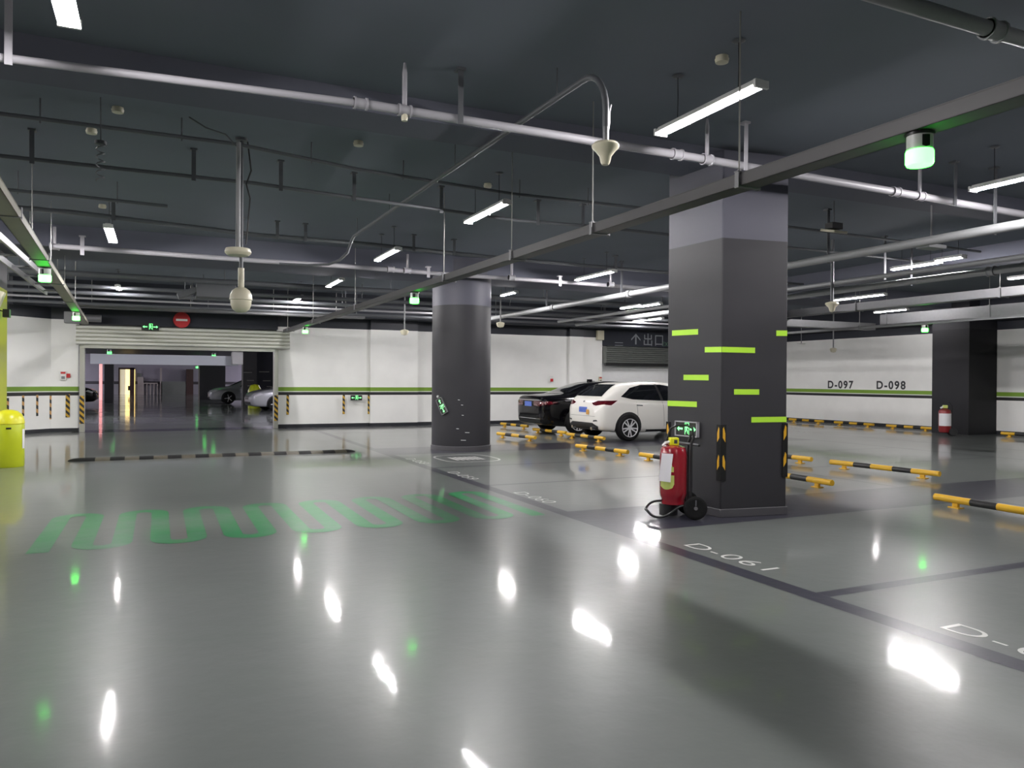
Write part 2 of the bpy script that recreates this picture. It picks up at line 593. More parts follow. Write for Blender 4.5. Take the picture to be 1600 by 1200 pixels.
# green wave line across the lane
NS, W0, SP = 16, -0.92, 0.314
hw, yb, yt, rad = 0.084, 7.56, 9.42, 0.157
path = []
for k in range(NS):
    x = W0 + k*SP
    upw = (k % 2 == 0)          # stroke 0 rises, then over the top, then down
    ys = [yb+rad, yt-rad] if upw else [yt-rad, yb+rad]
    if k == 0:
        ys[0] = yb-0.05
    path += [(x, ys[0]), (x, ys[1])]
    if k < NS-1:
        cx = x + SP/2
        cy = (yt-rad) if upw else (yb+rad)
        for j in range(1, 8):
            a = PI - PI*j/8
            path.append((cx + math.cos(a)*SP/2, cy + (1 if upw else -1)*math.sin(a)*rad))
path[-1] = (path[-1][0], yb-0.05)
b = MB()
rows = []
for i, p in enumerate(path):
    d = Vector((path[min(i+1, len(path)-1)][0]-path[max(i-1, 0)][0], path[min(i+1, len(path)-1)][1]-path[max(i-1, 0)][1], 0)).normalized()
    s = Vector((-d.y, d.x, 0))
    q = Vector((p[0], p[1], 0.0018))
    rows.append([q + s*hw, q - s*hw])
b.quadmesh(rows)
b.obj('lane_wave_marking', M['mark_green'], floor)

struct(MB().span((XL, YB, ZC), (WX+0.3, WY+0.2, ZC+0.2)).obj('ceiling', M['ceiling']))


def beam(name, lo, hi, m='beam'):
    return struct(MB().span(lo, hi).obj(name, M[m], bevel=0.015))


beam('beam_front', (XL, 6.76, 3.86), (WX, 7.32, ZC+0.05))
beam('beam_middle', (XL, 15.0, 3.68), (WX, 16.6, ZC+0.05))
beam('beam_gate', (XL, WY-0.75, 3.35), (WX, WY+0.1, ZC+0.05), 'navy')
beam('beam_back', (XL, -1.8, 3.86), (WX, -1.2, ZC+0.05))
beam('beam_right', (WX-0.8, YB, 3.3), (WX, WY-0.75, ZC+0.05), 'navy')
beam('beam_side', (14.0, 7.4, 3.72), (14.5, 14.95, ZC+0.05))

GX0, GX1 = -1.86, 3.13         # gate opening
GZ = 2.33
b = MB()
b.span((GX1+0.12, WY, 0), (6.05, WY+0.25, 4.05))
b.span((6.05, WY-0.12, 0), (7.6, WY+0.25, 4.05))
b.span((7.6, WY+0.02, 0), (14.6, WY+0.27, 4.05))
b.span((13.2, WY-0.1, 0), (13.75, WY+0.2, 4.05))
struct(b.obj('wall_gate_right', M['wall']))
b = MB()
b.span((-2.62, WY, 0), (GX0-0.12, WY+0.25, 4.05))
b.prism([(-2.62, WY), (-2.62, WY+0.25), (-9.0, WY-6.0), (-9.0, WY-6.25)], 0, 4.05)
struct(b.obj('wall_gate_left', M['wall']))
struct(MB().span((GX0-0.12, WY-0.02, 2.95), (GX1+0.12, WY+0.25, 4.05)).obj('lintel_gate', M['navy']))
struct(MB().span((14.6, WY, 2.75), (WX+0.3, WY+0.25, 4.05)).obj('lintel_exit', M['navy']))
struct(MB().span((14.6, WY+0.12, 0), (WX+0.3, WY+0.25, 4.05)).obj('wall_exit_back', mat('exit_back_paint', (0.8, 0.8, 0.8), rough=0.6, vary=0.05)))
wall_right = struct(MB().span((WX, YB, 0), (WX+0.25, WY+1.6, 4.05)).obj('wall_right', M['wall']))
struct(MB().span((XL, YB-0.25, 0), (WX, YB, 4.05)).obj('wall_back', M['wall']))
struct(MB().span((XL-0.25, YB, 0), (XL, WY-5.9, 4.05)).obj('wall_left', M['wall']))
# stall numbers on the right wall
for n, px in (('D-097', 1293), ('D-098', 1369), ('D-099', 1459)):
    p = at(px, 607, x=WX)
    lettering('wall_number', n, 0.37, M['ink'], wall_right, (WX, p.y, 1.27), (0, -1, 0), (0, 0, 1), xs=1.0, space=1.25, lift=0.003, bold=0.012)

# ------------------------------------------------------------------ pillars
COLQ = [(5.55, 6.62), (6.37, 6.50), (6.31, 7.39), (5.49, 7.51)]     # near corner, right, back, left
sq = struct(MB().prism(COLQ, 0, 4.0).obj('square_pillar', M['pillar'], bevel=0.012))
cc = Vector((sum(p[0] for p in COLQ)/4, sum(p[1] for p in COLQ)/4))
big = [tuple(cc + (Vector(p)-cc)*1.03) for p in COLQ]
MB().prism(big, 0, 0.092).obj('plinth', M['plinth'], sq, bevel=0.006)


def face_point(face, t):
    a, c = (COLQ[3], COLQ[0]) if face == 'l' else (COLQ[0], COLQ[1])
    a, c = Vector(a), Vector(c)
    p = a.lerp(c, t)
    d = (c-a).normalized()
    return p, Vector((d.y, -d.x))


def stripe(face, x0, x1, y0a, y0b, thick=8.5):
    e0, e1 = (1045, 1127) if face == 'l' else (1127, 1229)
    b = MB()
    pts = []
    for px, py in ((x0, y0a), (x1, y0b)):
        t = (px-e0)/(e1-e0)
        p, n = face_point(face, t)
        q = p + n*0.003
        d = depth(p.x, p.y)
        z = CAM_H + (596-py)*d/FPX
        h = thick*0.5*d/FPX
        pts.append((q, z, h))
    (q0, z0, h0), (q1, z1, h1) = pts
    h0 = h1 = (h0+h1)/2
    b.poly([(q0.x, q0.y, z0-h0), (q1.x, q1.y, z1-h1), (q1.x, q1.y, z1+h1), (q0.x, q0.y, z0+h0)])
    b.obj('tape_stripe', M['lime_tape'], sq)


stripe('l', 1052, 1093, 521, 518.5)
stripe('l', 1103, 1127, 546.5, 546)
stripe('r', 1127, 1178, 546, 547)
stripe('l', 1071, 1109, 590, 590)
stripe('l', 1045.5, 1092, 630.5, 632)
stripe('r', 1146, 1185, 612, 612)
stripe('r', 1173, 1228.5, 655.5, 654.5)
stripe('r', 1211, 1228.5, 520, 520)


def corner_guard(i, z0, z1):
    """rubber angle with reflective yellow flashes on a pillar corner"""
    p = Vector(COLQ[i])
    a = (Vector(COLQ[i-1])-p).normalized()
    c = (Vector(COLQ[(i+1) % 4])-p).normalized()
    na, nc = Vector((-a.y, a.x)), Vector((c.y, -c.x))
    if na.dot(p-cc) < 0:
        na = -na
    if nc.dot(p-cc) < 0:
        nc = -nc
    w, th = 0.058, 0.011
    tip = p + na*th + nc*th
    poly = [p+a*w, p+a*w+na*th, p + (na+nc)*th*1.0, p+c*w+nc*th, p+c*w, p]
    g = MB().prism([tuple(q) for q in poly], z0, z1).obj('corner_guard', M['rubber'], sq)
    h = (z1-z0)
    for d, n in ((a, na), (c, nc)):
        for zc in (0.26, 0.76):
            b = MB()
            zz = z0 + h*zc
            pts = []
            for s, dz in ((0.010, -0.045), (0.046, 0.01), (0.046, 0.10), (0.030, 0.125), (0.010, 0.05)):
                q = p + d*(0.056-s if d is a else 0.056-s) + n*(th+0.0015)
                pts.append((q.x, q.y, zz+dz))
            b.poly(pts)
            b.obj('reflective_flash', M['guard_yellow'], g)


corner_guard(0, 0.40, 1.01)
corner_guard(1, 0.42, 1.02)
corner_guard(3, 0.40, 1.00)

RC = (5.93, 15.5)
rp = struct(MB().lathe([(0.63, 0), (0.63, 4.0)], (RC[0], RC[1], 0), n=64).obj('round_pillar', M['pillar']))
MB().lathe([(0.645, 0), (0.645, 0.085), (0.63, 0.095)], (RC[0], RC[1], 0), n=64).obj('plinth', M['plinth'], rp)
for px, py, w in ((722, 633, 3), (717, 625, 3), (723, 649, 3), (730, 676, 7), (724, 688, 8), (715, 670, 4)):
    # scuffs where the paint is knocked off the curved face
    d = at(px, py, y=14.9) - Vector((0, 0, CAM_H))
    o = Vector((0, 0))
    dd = Vector((d.x, d.y)).normalized()
    L = Vector(RC)
    tca = L.dot(dd)
    t = tca - math.sqrt(max(0, 0.632**2-(L.dot(L)-tca*tca)))
    hit = dd*t
    z = CAM_H + d.z/Vector((d.x, d.y)).length*t
    tn = Vector((hit.y-RC[1], -(hit.x-RC[0]))).normalized()
    nn = Vector((hit.x-RC[0], hit.y-RC[1])).normalized()
    b = MB()
    hwid = w*t/FPX/2
    q = [hit + tn*s + nn*0.004 for s in (-hwid, hwid)]
    b.poly([(q[0].x, q[0].y, z-0.006), (q[1].x, q[1].y, z-0.003), (q[1].x, q[1].y, z+0.009), (q[0].x, q[0].y, z+0.005)])
    b.obj('paint_scuff', M['white_plastic'], rp)
struct(MB().span((21.0, 14.45, 0), (WX-0.02, 15.6, 4.0)).obj('dark_pillar', M['pillar_dark']))
lp = struct(MB().span((-3.7, 15.3, 0), (-2.50, 16.5, 4.0)).obj('lime_pillar', M['pillar_lime']))
for z0, z1, k in ((1.55, 2.35, 'paper'), (0.95, 1.45, 'plate_amber')):
    MB().span((-3.0, 15.29, z0), (-2.54, 15.298, z1)).obj('poster', M[k], lp)
for i, x in enumerate((13.95,)):
    struct(MB().span((x-0.4, 14.9, 0), (x+0.4, 16.1, 4.0)).obj('square_pillar', M['pillar']))

# ------------------------------------------------------------------ lamps
def lamp(x, y0, y1, label, tm='tube', zl=3.62, wires=True):
    cy, h = (y0+y1)/2, (y1-y0)/2
    t = thing('ceiling_lamp', label, 'lamp', (x, cy, zl), group='tube lamps under the ceiling')
    b = MB()
    sec = [(-0.062, 0.004), (-0.03, 0.026), (0.03, 0.026), (0.062, 0.004), (0.062, 0.010), (0.034, 0.055), (-0.034, 0.055), (-0.062, 0.010)]
    b.quadmesh([[(p[0], -h, p[1]) for p in sec], [(p[0], h, p[1]) for p in sec]], closed=True)
    b.poly([(p[0], -h, p[1]) for p in sec])
    b.poly([(p[0], h, p[1]) for p in sec])
    b.obj('housing', M['white_plastic'], t)
    MB().tube([(0, -h, 0), (0, h, 0)], 0.016, 10, caps=False).obj('tube', M[tm], t)
    for s in (-1, 1):
        MB().box((0, s*(h+0.012), 0.012), (0.13, 0.026, 0.06)).obj('end_cap', M['white_plastic'], t, bevel=0.004)
        if wires:
            MB().tube([(0, s*h*0.62, 0.05), (0.004, s*h*0.62, 0.22), (0, s*h*0.62, ZC-zl)], 0.004, 6).obj('wire', M['black_plastic'], t)
            MB().lathe([(0.05, ZC-zl-0.012), (0.035, ZC-zl-0.022), (0.0, ZC-zl-0.024)], (0, s*h*0.62, 0), n=16).obj('ceiling_rose', M['hanger'], t)
    return t


lamp(3.95, 4.32, 5.52, 'bright lamp hung nearest the lens, just left of the square pillar top')
mid = lamp(3.82, 8.48, 9.75, 'lamp with a conduit across its middle, behind the nearest bright lamp')
MB().box((0, -0.02, -0.004), (0.08, 0.035, 0.045)).obj('clip', M['hanger'], mid)
lamp(3.58, 12.3, 13.6, 'lamp above the tray, third along the lane row')
lamp(3.58, 16.6, 18.0, 'lamp of the lane row just before the gate wall pipes')
lamp(3.42, 20.6, 21.8, 'farthest small lamp of the lane row, right of the dome camera')
lamp(-0.50, 4.17, 5.37, 'lamp cut by the top edge over the left lane side')
lamp(-0.66, 12.35, 13.65, 'end-on lamp above the left end of the long light pipe')
lamp(-0.88, 20.3, 21.0, 'small far lamp above the gate, left of the dome camera')
lamp(8.22, 4.42, 5.62, 'lamp cut by the right edge below the green beacon')
lamp(8.10, 12.85, 14.3, 'lamp between the two pillars over the light sprinkler pipe')
lamp(7.92, 17.0, 17.8, 'small lamp right beside the round pillar top')
lamp(12.62, 9.25, 10.2, 'longer half of the lamp pair right of the square pillar')
lamp(12.42, 8.67, 9.15, 'shorter half of the lamp pair, to the right of the longer one')
lamp(16.05, 13.2, 14.75, 'lamp right above the flat trunking, right of the square pillar', tm='tube_dim')
lamp(15.85, 8.85, 10.05, 'lamp cut by the right edge above the long grey trunking')
lamp(19.9, 15.6, 16.7, 'dim far lamp seen between the two trunkings', tm='tube_dim')
for i, (px, py) in enumerate(((1016, 477), (986, 480), (1022, 499), (1003, 501))):
    p = at(px, py, z=3.5)
    y = min(p.y, 22.6 - 0.0)
    pp = at(px, py, y=y)
    lamp(pp.x, y-0.45, y+0.45, ('upper right one of four far lamps beside the square pillar', 'upper left one of four far lamps beside the square pillar',
                             'lower right one of four far lamps beside the square pillar', 'lower left one of four far lamps beside the square pillar')[i], zl=pp.z, wires=False)
lamp(7.9, 20.6, 21.8, 'added lamp hidden behind the round pillar, brightens the far wall')  # unseen lamp added to brighten the far wall
# lane row continued behind the lens, plus unseen lamps added to brighten the sides
for x, y in ((4.05, 0.2), (4.13, -4), (12.6, 2.5), (-5.2, 9.5), (-5.4, 13.5), (-4.8, 17.8), (-7.2, 15.5), (-5.6, 19.0), (-4.6, 16.0)):
    t = lamp(x, y-0.6, y+0.6, 'unseen lamp outside the picture, added to light the hall')
    t['group'] = 'unseen added lamps outside the picture'

# ------------------------------------------------------------------ ceiling pipes
def coupling(p, d, r, l=0.07):
    p, d = Vector(p), Vector(d).normalized()
    b = MB()
    b.cyl(p-d*l, p+d*l, r*1.22)
    b.cyl(p-d*l*1.0, p-d*l*0.7, r*1.42)
    b.cyl(p+d*l*0.7, p+d*l*1.0, r*1.42)
    return b


def hang_bar(p, top, w=0.05, drop=0.06):
    b = MB()
    b.box((p[0], p[1], (p[2]-drop+top)/2), (w, 0.008, top-p[2]+drop))
    b.box((p[0], p[1]+0.02, top-0.01), (w*1.6, 0.09, 0.02))
    return b


PA = [(-4.5, 6.0, 3.50), (-0.95, 6.0, 3.575), (1.44, 6.0, 3.648), (4.49, 6.0, 3.637), (7.45, 6.0, 3.605), (9.72, 6.0, 3.572), (16, 6.0, 3.52)]


def pa_z(x):
    for a, c in zip(PA, PA[1:]):
        if a[0] <= x <= c[0]:
            return a[2] + (c[2]-a[2])*(x-a[0])/(c[0]-a[0])


PA.insert(3, (1.50, 6.0, 3.648))
pa = MB().tube(PA, [0.028, 0.028, 0.028, 0.036, 0.038, 0.04, 0.042, 0.045], 16).obj('sprinkler_pipe', M['pipe'])
tag(pa, 'long light grey pipe crossing the ceiling in front of the square pillar', 'pipe')
for px in (563, 632, 1058, 1105, 1400, 1438):
    q = at(px, 200, y=6.0)
    p = (q.x, 6.0, pa_z(q.x))
    coupling(p, (1, 0, 0), 0.034 if px < 1000 else 0.039, 0.055).obj('coupling', M['pipe'], pa)
    if px in (632, 1105, 1438):
        MB().tube([p, (p[0], 6.0, ZC-0.10), (p[0], 6.0, ZC-0.02)], [0.02, 0.02, 0.01], 10).obj('riser', M['pipe'], pa)
q = at(632, 200, y=6.0)
MB().lathe([(0.0, -0.085), (0.024, -0.085), (0.028, -0.062), (0.024, -0.03)], (q.x, 6.0, pa_z(q.x)), n=14).obj('drain_plug', M['cream'], pa)
for px in (15, 716, 1160, 1487):
    q = at(px, 200, y=6.0)
    hang_bar((q.x, 5.945, pa_z(q.x)), ZC, 0.045).obj('hanger', M['pipe'] if px in (15, 1160) else M['hanger'], pa)

# conduit along the lane that curves down into the mushroom antenna
cx = 2.87
CP = [(cx-0.9, 14.35, 3.55), (cx-0.4, 14.3, 3.55), (cx-0.08, 14.0, 3.55), (cx, 13.5, 3.56), (cx, 12.85, 3.60), (cx, 12.65, 3.72), (cx, 12.4, 3.80), (cx+0.085, 6.0, 3.80), (cx+0.10, 5.17, 3.80)]
for k in range(1, 8):
    a = PI/2*k/7
    CP.append((cx+0.10, 5.17-0.33*math.sin(a), 3.80-0.33*(1-math.cos(a))))
CP.append((cx+0.10, 4.84, 3.34))
cd = MB().tube(CP, 0.024, 12).obj('conduit', M['pipe_dark'])
tag(cd, 'thin dark conduit running along the lane and bending down to the mushroom antenna', 'pipe')
for y in (5.6, 7.9, 10.4, 12.2):
    MB().cyl((cx+0.1*(12.4-y)/7, y, 3.80), (cx+0.1*(12.4-y)/7, y, ZC), 0.006, 6).obj('hanger', M['hanger'], cd)
an = thing('ceiling_antenna', 'cream mushroom shaped antenna hanging on a bent conduit', 'antenna', (cx+0.10, 4.84, 3.15))
MB().lathe([(0.0, -0.09), (0.025, -0.088), (0.035, -0.07), (0.045, -0.025), (0.074, 0.012), (0.098, 0.036), (0.102, 0.052), (0.088, 0.07), (0.045, 0.08), (0.026, 0.085)], n=32).obj('dome', M['cream'], an)
MB().cyl((0, 0, 0.09), (0, 0, 0.22), 0.022, 12).obj('neck', M['galv_dull'], an)
MB().tube([(0.045, 0, 0.36), (0.03, 0, 0.3), (0.03, 0, 0.22), (0.02, 0, 0.16)], 0.006, 6).obj('cable', M['pipe'], an)

pq = at(1600, 62, z=3.80)
rp2 = MB().tube([(2.0, pq.y, 3.80), (pq.x, pq.y, 3.80), (12, pq.y, 3.80)], 0.05, 16).obj('pipe', M['pipe_mid'])
tag(rp2, 'grey pipe crossing the very top right corner of the picture', 'pipe')
q = at(1552, 42, y=pq.y)
coupling((q.x, pq.y, 3.80), (1, 0, 0), 0.05).obj('coupling', M['pipe_mid'], rp2)
hang_bar((6.5, pq.y+0.06, 3.8), ZC).obj('hanger', M['hanger'], rp2)
# thin cross pipes of the second bay
def cross_pipe(name, pts, r, m, label, rods, top=ZC, flat=0.0):
    o = MB().tube(pts, r, 10).obj(name, M[m])
    tag(o, label, 'pipe')
    for x in rods:
        for a, c in zip(pts, pts[1:]):
            if a[0] <= x <= c[0]:
                z = a[2]+(c[2]-a[2])*(x-a[0])/(c[0]-a[0])
                y = a[1]+(c[1]-a[1])*(x-a[0])/(c[0]-a[0])
                if flat:
                    hang_bar((x, y-r-0.006, z), top, flat, 0.05).obj('hanger', M['hanger'], o)
                else:
                    MB().cyl((x, y, z-0.04), (x, y, top), 0.008, 6).obj('hanger_rod', M['hanger'], o)
                break
    return o


cross_pipe('conduit', [(-5, 8.25, 3.86), (0.72, 8.28, 3.86), (2.05, 8.67, 3.86), (4.09, 8.93, 3.86), (6.5, 8.87, 3.86), (13.5, 9.1, 3.86)], 0.020, 'pipe_dark',
           'thin dark cable conduit crossing just behind the first ceiling beam', (-1.0, 0.2, 1.5, 2.6, 4.2, 5.2))
cross_pipe('conduit', [(-4.8, 9.35, 3.74), (1.0, 9.35, 3.74), (2.3, 9.55, 3.74), (4.6, 9.85, 3.74), (5.7, 9.75, 3.74), (13.5, 9.85, 3.74)], 0.022, 'pipe_dark',
           'lower dark cable conduit crossing behind the first thin one', (-1.2, 0.35, 1.3, 2.2, 3.4, 4.9, 5.6), flat=0.045)
cross_pipe('conduit', [(-4.9, 12.4, 3.80), (-1.1, 12.43, 3.80), (1.42, 13.02, 3.80), (3.09, 13.02, 3.80), (6.15, 13.4, 3.80), (13.8, 13.6, 3.78)], 0.034, 'pipe_dark',
           'dark cross pipe above the long light pipe in the second bay', (-0.6, 1.2, 1.75, 2.2, 4.1, 4.9, 8.5), flat=0.05)
cross_pipe('conduit', [(-4.9, 11.3, 3.80), (-1.0, 11.3, 3.80), (0.1, 11.4, 3.80)], 0.022, 'pipe_dark',
           'short dark conduit ending beside the end-on lamp', (-1.6, -0.5))
lpipe = MB().tube([(-1.55, 14.4, 3.60), (1.6, 14.5, 3.60), (3.2, 14.45, 3.60), (5.4, 14.6, 3.60), (8.5, 14.6, 3.60), (13.4, 14.7, 3.58)], 0.042, 12).obj('sprinkler_pipe', M['pipe'])
tag(lpipe, 'long light pipe crossing above the round pillar in the second row', 'pipe')
for px in (85, 129, 611, 637, 668, 955, 873, 800):
    q = at(px, 400, y=14.45)
    if px in (129, 668, 873):
        hang_bar((q.x, 14.38, 3.60), 3.70 if px != 129 else 3.8, 0.06, 0.12).obj('hanger', M['pipe'], lpipe)
    elif px == 611:
        coupling((q.x, 14.46, 3.60), (1, 0, 0), 0.042).obj('coupling', M['pipe'], lpipe)
    else:
        coupling((q.x, 14.46, 3.60), (1, 0, 0), 0.042).obj('coupling', M['pipe'], lpipe)
        MB().cyl((q.x, 14.46, 3.6), (q.x, 14.46, 3.92), 0.026, 10).obj('riser', M['pipe'], lpipe)


def long_pipe(x, z, y0, y1, r, m, label, hang=(), name='pipe', couplings=()):
    o = MB().tube([(x, y0, z), (x, (y0+y1)/2, z), (x, y1, z)], r, 14).obj(name, M[m])
    tag(o, label, 'pipe')
    for y in hang:
        hang_bar((x+r+0.01, y, z), ZC, 0.05).obj('hanger', M['hanger'], o)
    for y in couplings:
        coupling((x, y, z), (0, 1, 0), r, 0.06).obj('coupling', M[m], o)
    return o


long_pipe(8.95, 3.30, -2.0, 21.0, 0.058, 'pipe_mid', 'thick light pipe running from the right edge behind the square pillar', (5.9, 8.4, 10.5, 14.0, 17.5), couplings=(9.3, 13.6, 17.0))
long_pipe(12.15, 3.28, 1.0, 21.5, 0.06, 'pipe_mid', 'light pipe right of the square pillar, lower of two', (9.5, 13.0), couplings=(8.0,))
long_pipe(11.5, 3.34, 1.0, 21.5, 0.04, 'pipe_mid', 'thin light pipe right of the square pillar, upper of two', (9.5, 13.0))


# ------------------------------------------------------------------ trays and trunkings
def u_tray(p0, p1, w, h, m, name, label, rods=(), lid=False, bracket='galv'):
    """channel tray between two points; p is the middle of the underside"""
    p0, p1 = Vector(p0), Vector(p1)
    d = (p1-p0).normalized()
    s = d.cross(Vector((0, 0, 1))).normalized()
    th = 0.006
    o = MB()
    R = Matrix((s, d, Vector((0, 0, 1)))).transposed()
    mid, ln = (p0+p1)/2, (p1-p0).length
    o.box(mid+Vector((0, 0, th/2)), (w, ln, th), rot=R)
    for k in (-1, 1):
        o.box(mid+s*k*(w/2-th/2)+Vector((0, 0, h/2)), (th, ln, h), rot=R)
        o.box(mid+s*k*(w/2-0.012)+Vector((0, 0, h)), (0.03, ln, 0.006), rot=R)
    if lid:
        o.box(mid+Vector((0, 0, h+0.004)), (w, ln, 0.004), rot=R)
    ob = o.obj(name, M[m])
    tag(ob, label, 'cable tray')
    for y in rods:
        t = (y-p0.y)/(p1.y-p0.y)
        q = p0.lerp(p1, t)
        b = MB()
        b.box(q+Vector((0, 0, -0.004)), (w+0.05, 0.04, 0.008), rot=R)
        for k in (-1, 1):
            b.box(q+s*k*(w/2+0.02)+Vector((0, 0, h/2)), (0.006, 0.04, h+0.03), rot=R)
        b.box(q-s*(w/2+0.0)+Vector((0, 0, h+0.012)), (0.06, 0.04, 0.006), rot=R)
        b.obj('bracket', M[bracket], ob)
        MB().cyl(q-s*(w/2-0.0)+Vector((0, 0, h)), (q-s*(w/2-0.0)).to_2d().to_3d()+Vector((0, 0, ZC)), 0.006, 6).obj('hanger_rod', M['rod'], ob)
        MB().cyl(q-s*(w/2)+Vector((0, 0, h+0.015)), q-s*(w/2)+Vector((0, 0, h+0.03)), 0.012, 6).obj('nut', M['galv'], ob)
    return ob


TZ = 2.84
TR0, TR1 = Vector((3.86, -3.0, TZ)), Vector((3.41, WY-0.45, TZ))
tr = u_tray(TR0, TR1, 0.155, 0.085, 'tray', 'cable_tray', 'grey cable tray running past the square pillar down to the gate', (4.2, 6.13, 7.85, 10.0, 14.9, 19.0, 22.6), bracket='galv')
TL0, TL1 = Vector((-0.98, 3.0, TZ)), Vector((-1.72, 22.6, TZ))
u_tray(TL0, TL1, 0.15, 0.07, 'tray_olive', 'cable_tray', 'olive grey cable tray at the left running down towards the gate', (7.7, 10.4, 13.0, 16.0, 19.5), bracket='galv')


def tray_x(a, c, y):
    return a.x + (c.x-a.x)*(y-a.y)/(c.y-a.y)


# open cable ladder left of it
lad = thing('cable_ladder', 'open cable ladder with rungs at the far left ceiling', 'cable tray', (-1.95, 13.0, 3.22))
for sx in (-0.16, 0.16):
    MB().box((sx, 0, 0), (0.03, 11.0, 0.09)).obj('rail', M['pipe_mid'], lad)
for k in range(9):
    MB().box((0, -5.0+k*1.25, 0.0), (0.30, 0.05, 0.025)).obj('rung', M['galv'], lad)
for y in (-3.5, 0.5, 4.0):
    MB().cyl((0.19, y, 0), (0.19, y, ZC-3.22), 0.008, 6).obj('hanger_rod', M['rod'], lad)

u_tray((14.7, 1.0, 3.13), (14.9, 19.0, 3.16), 0.22, 0.17, 'galv', 'trunking', 'long galvanised trunking high on the right, nearer of two', (9.5, 12.9), lid=True, bracket='galv_dull')
u_tray((17.65, 1.0, 3.02), (17.75, 14.6, 3.02), 0.34, 0.27, 'galv', 'trunking', 'deep galvanised trunking high on the right, farther of two', (9.0, 11.6, 14.4), lid=True, bracket='galv')
u_tray((14.5, 15.2, 2.92), (17.9, 15.15, 2.92), 0.3, 0.18, 'galv', 'trunking', 'cross trunking joining the deep one from behind the square pillar', (), lid=True)
for x, zz in ((15.4, 2.86), (18.9, 2.9)):
    pass
dk = u_tray((15.9, 6.0, 2.83), (16.2, 21.0, 2.83), 0.10, 0.055, 'pipe_mid', 'cable_tray', 'narrow beacon tray low on the right under the deep trunking', (9.0, 13.9))

# pipes and trays in front of the gate wall
for i, (y, z, r, m, lab) in enumerate((
        (21.2, 3.52, 0.05, 'pipe_dark', 'upper grey pipe above the gate'),
        (21.7, 3.44, 0.03, 'pipe', 'light middle pipe above the gate'),
        (20.6, 3.62, 0.05, 'pipe_dark', 'dark upper pipe before the gate wall'),
        (22.1, 3.34, 0.04, 'pipe_dark', 'lowest grey pipe above the gate'),
        (19.2, 3.74, 0.06, 'pipe_dark', 'dark pipe under the ceiling behind the second beam'))):
    o = MB().tube([(-6.0, y, z), (4, y, z), (12.5, y, z), (18, y, z)], r, 10).obj('cross_pipe', M[m])
    tag(o, lab, 'pipe')
    for x in (-3.5, 0.6, 4.6, 9.0, 13.0):
        MB().cyl((x+0.2*i, y, z), (x+0.2*i, y, ZC), 0.012, 6).obj('hanger_rod', M['hanger'], o)
wt = MB()
wt.box((2.0, 0, 0), (7.6, 0.32, 0.10))
o = wt.obj('trunking', M['galv'], loc=(-0.2, 22.85, 3.34))
tag(o, 'bright galvanised trunking just above the gate lintel', 'cable tray')
for x in (-1.4, 1.0, 3.2, 5.0):
    MB().cyl((x, 0.12, 0.05), (x, 0.12, ZC-3.34), 0.01, 6).obj('hanger_rod', M['rod'], o)
du = MB()
du.box((0, 0, 0), (0.78, 0.5, 0.28))
du.box((-0.56, 0, -0.06), (0.4, 0.36, 0.12), rot=Matrix.Rotation(-0.4, 3, 'Y'))
p = at(337, 456, y=17.6)
o = du.obj('vent_box', M['pipe_dark'], loc=(p.x, 17.6, p.z), bevel=0.01)
tag(o, 'grey ventilation box under the ceiling left of the dome camera', 'duct')

# ------------------------------------------------------------------ parking beacons
M['beacon_far'] = emit('beacon_green_lens_far', (0.05, 1.0, 0.10), 3.5)


def beacon(x, y, label, z=TZ, s=1.0, bm='beacon'):
    t = thing('parking_beacon', label, 'beacon', (x, y, z-0.006), group='green parking beacons')
    MB().lathe([(0.066*s, -0.004), (0.066*s, -0.09*s)], n=28).obj('hood', M['white_plastic'], t)
    MB().lathe([(0.074*s, 0.0), (0.074*s, -0.012*s)], n=28).obj('mount', M['black_plastic'], t)
    b = MB()
    rows = []
    for k in range(7):
        a = math.radians(-132 + k*6)
        rows.append([(math.cos(a)*0.0675*s, math.sin(a)*0.0675*s, -0.02*s), (math.cos(a)*0.0675*s, math.sin(a)*0.0675*s, (-0.078-0.008*(3-abs(k-3))/3)*s)])
    b.quadmesh(rows)
    b.obj('camera_window', M['black_plastic'], t)
    MB().lathe([(0.068*s, -0.09*s), (0.071*s, -0.10*s), (0.071*s, -0.158*s), (0.064*s, -0.172*s), (0.0, -0.175*s)], n=28).obj('lens', M[bm], t)
    return t


beacon(tray_x(TR0, TR1, 2.88), 2.88, 'green beacon on the tray at the upper right, nearest of all')
beacon(tray_x(TR0, TR1, 11.5)+0.0, 11.5, 'green beacon on the tray beside the round pillar top')
beacon(tray_x(TR0, TR1, 20.4), 20.4, 'green beacon on the tray end right of the gate')
beacon(tray_x(TL0, TL1, 11.1), 11.1, 'nearer green beacon on the left olive tray')
beacon(tray_x(TL0, TL1, 18.3), 18.3, 'farther green beacon on the left olive tray, above the gate corner')
beacon(16.03, 12.1, 'green beacon above the dark pillar by the right wall', z=2.83)

# ------------------------------------------------------------------ ceiling cameras and sensors
wf = thing('ceiling_access_point', 'cream disc access point on a pole in front of the dome camera', 'sensor', (0.706, 8.0, 2.76))
MB().lathe([(0.0, -0.075), (0.10, -0.072), (0.122, -0.05), (0.125, -0.035), (0.115, -0.005), (0.0, 0.0)], n=36).obj('disc', M['cream'], wf)
MB().cyl((0, 0, -0.01), (0, 0, 1.04), 0.022, 12).obj('pole', M['pipe_mid'], wf)
MB().tube([(-0.02, 0, 1.0), (-0.12, 0.0, 1.10), (-0.3, 0, 1.14), (-0.45, 0, 1.22)], 0.008, 6).obj('cable', M['pipe_dark'], wf)
dc = thing('ceiling_dome_camera', 'egg shaped cream dome camera on a ceiling pole', 'camera', (0.80, 8.7, 2.32))
MB().lathe([(0.0, 0.135), (0.05, 0.13), (0.09, 0.10), (0.112, 0.05), (0.118, 0.0), (0.108, -0.004)], n=36).obj('shell', M['cream'], dc)
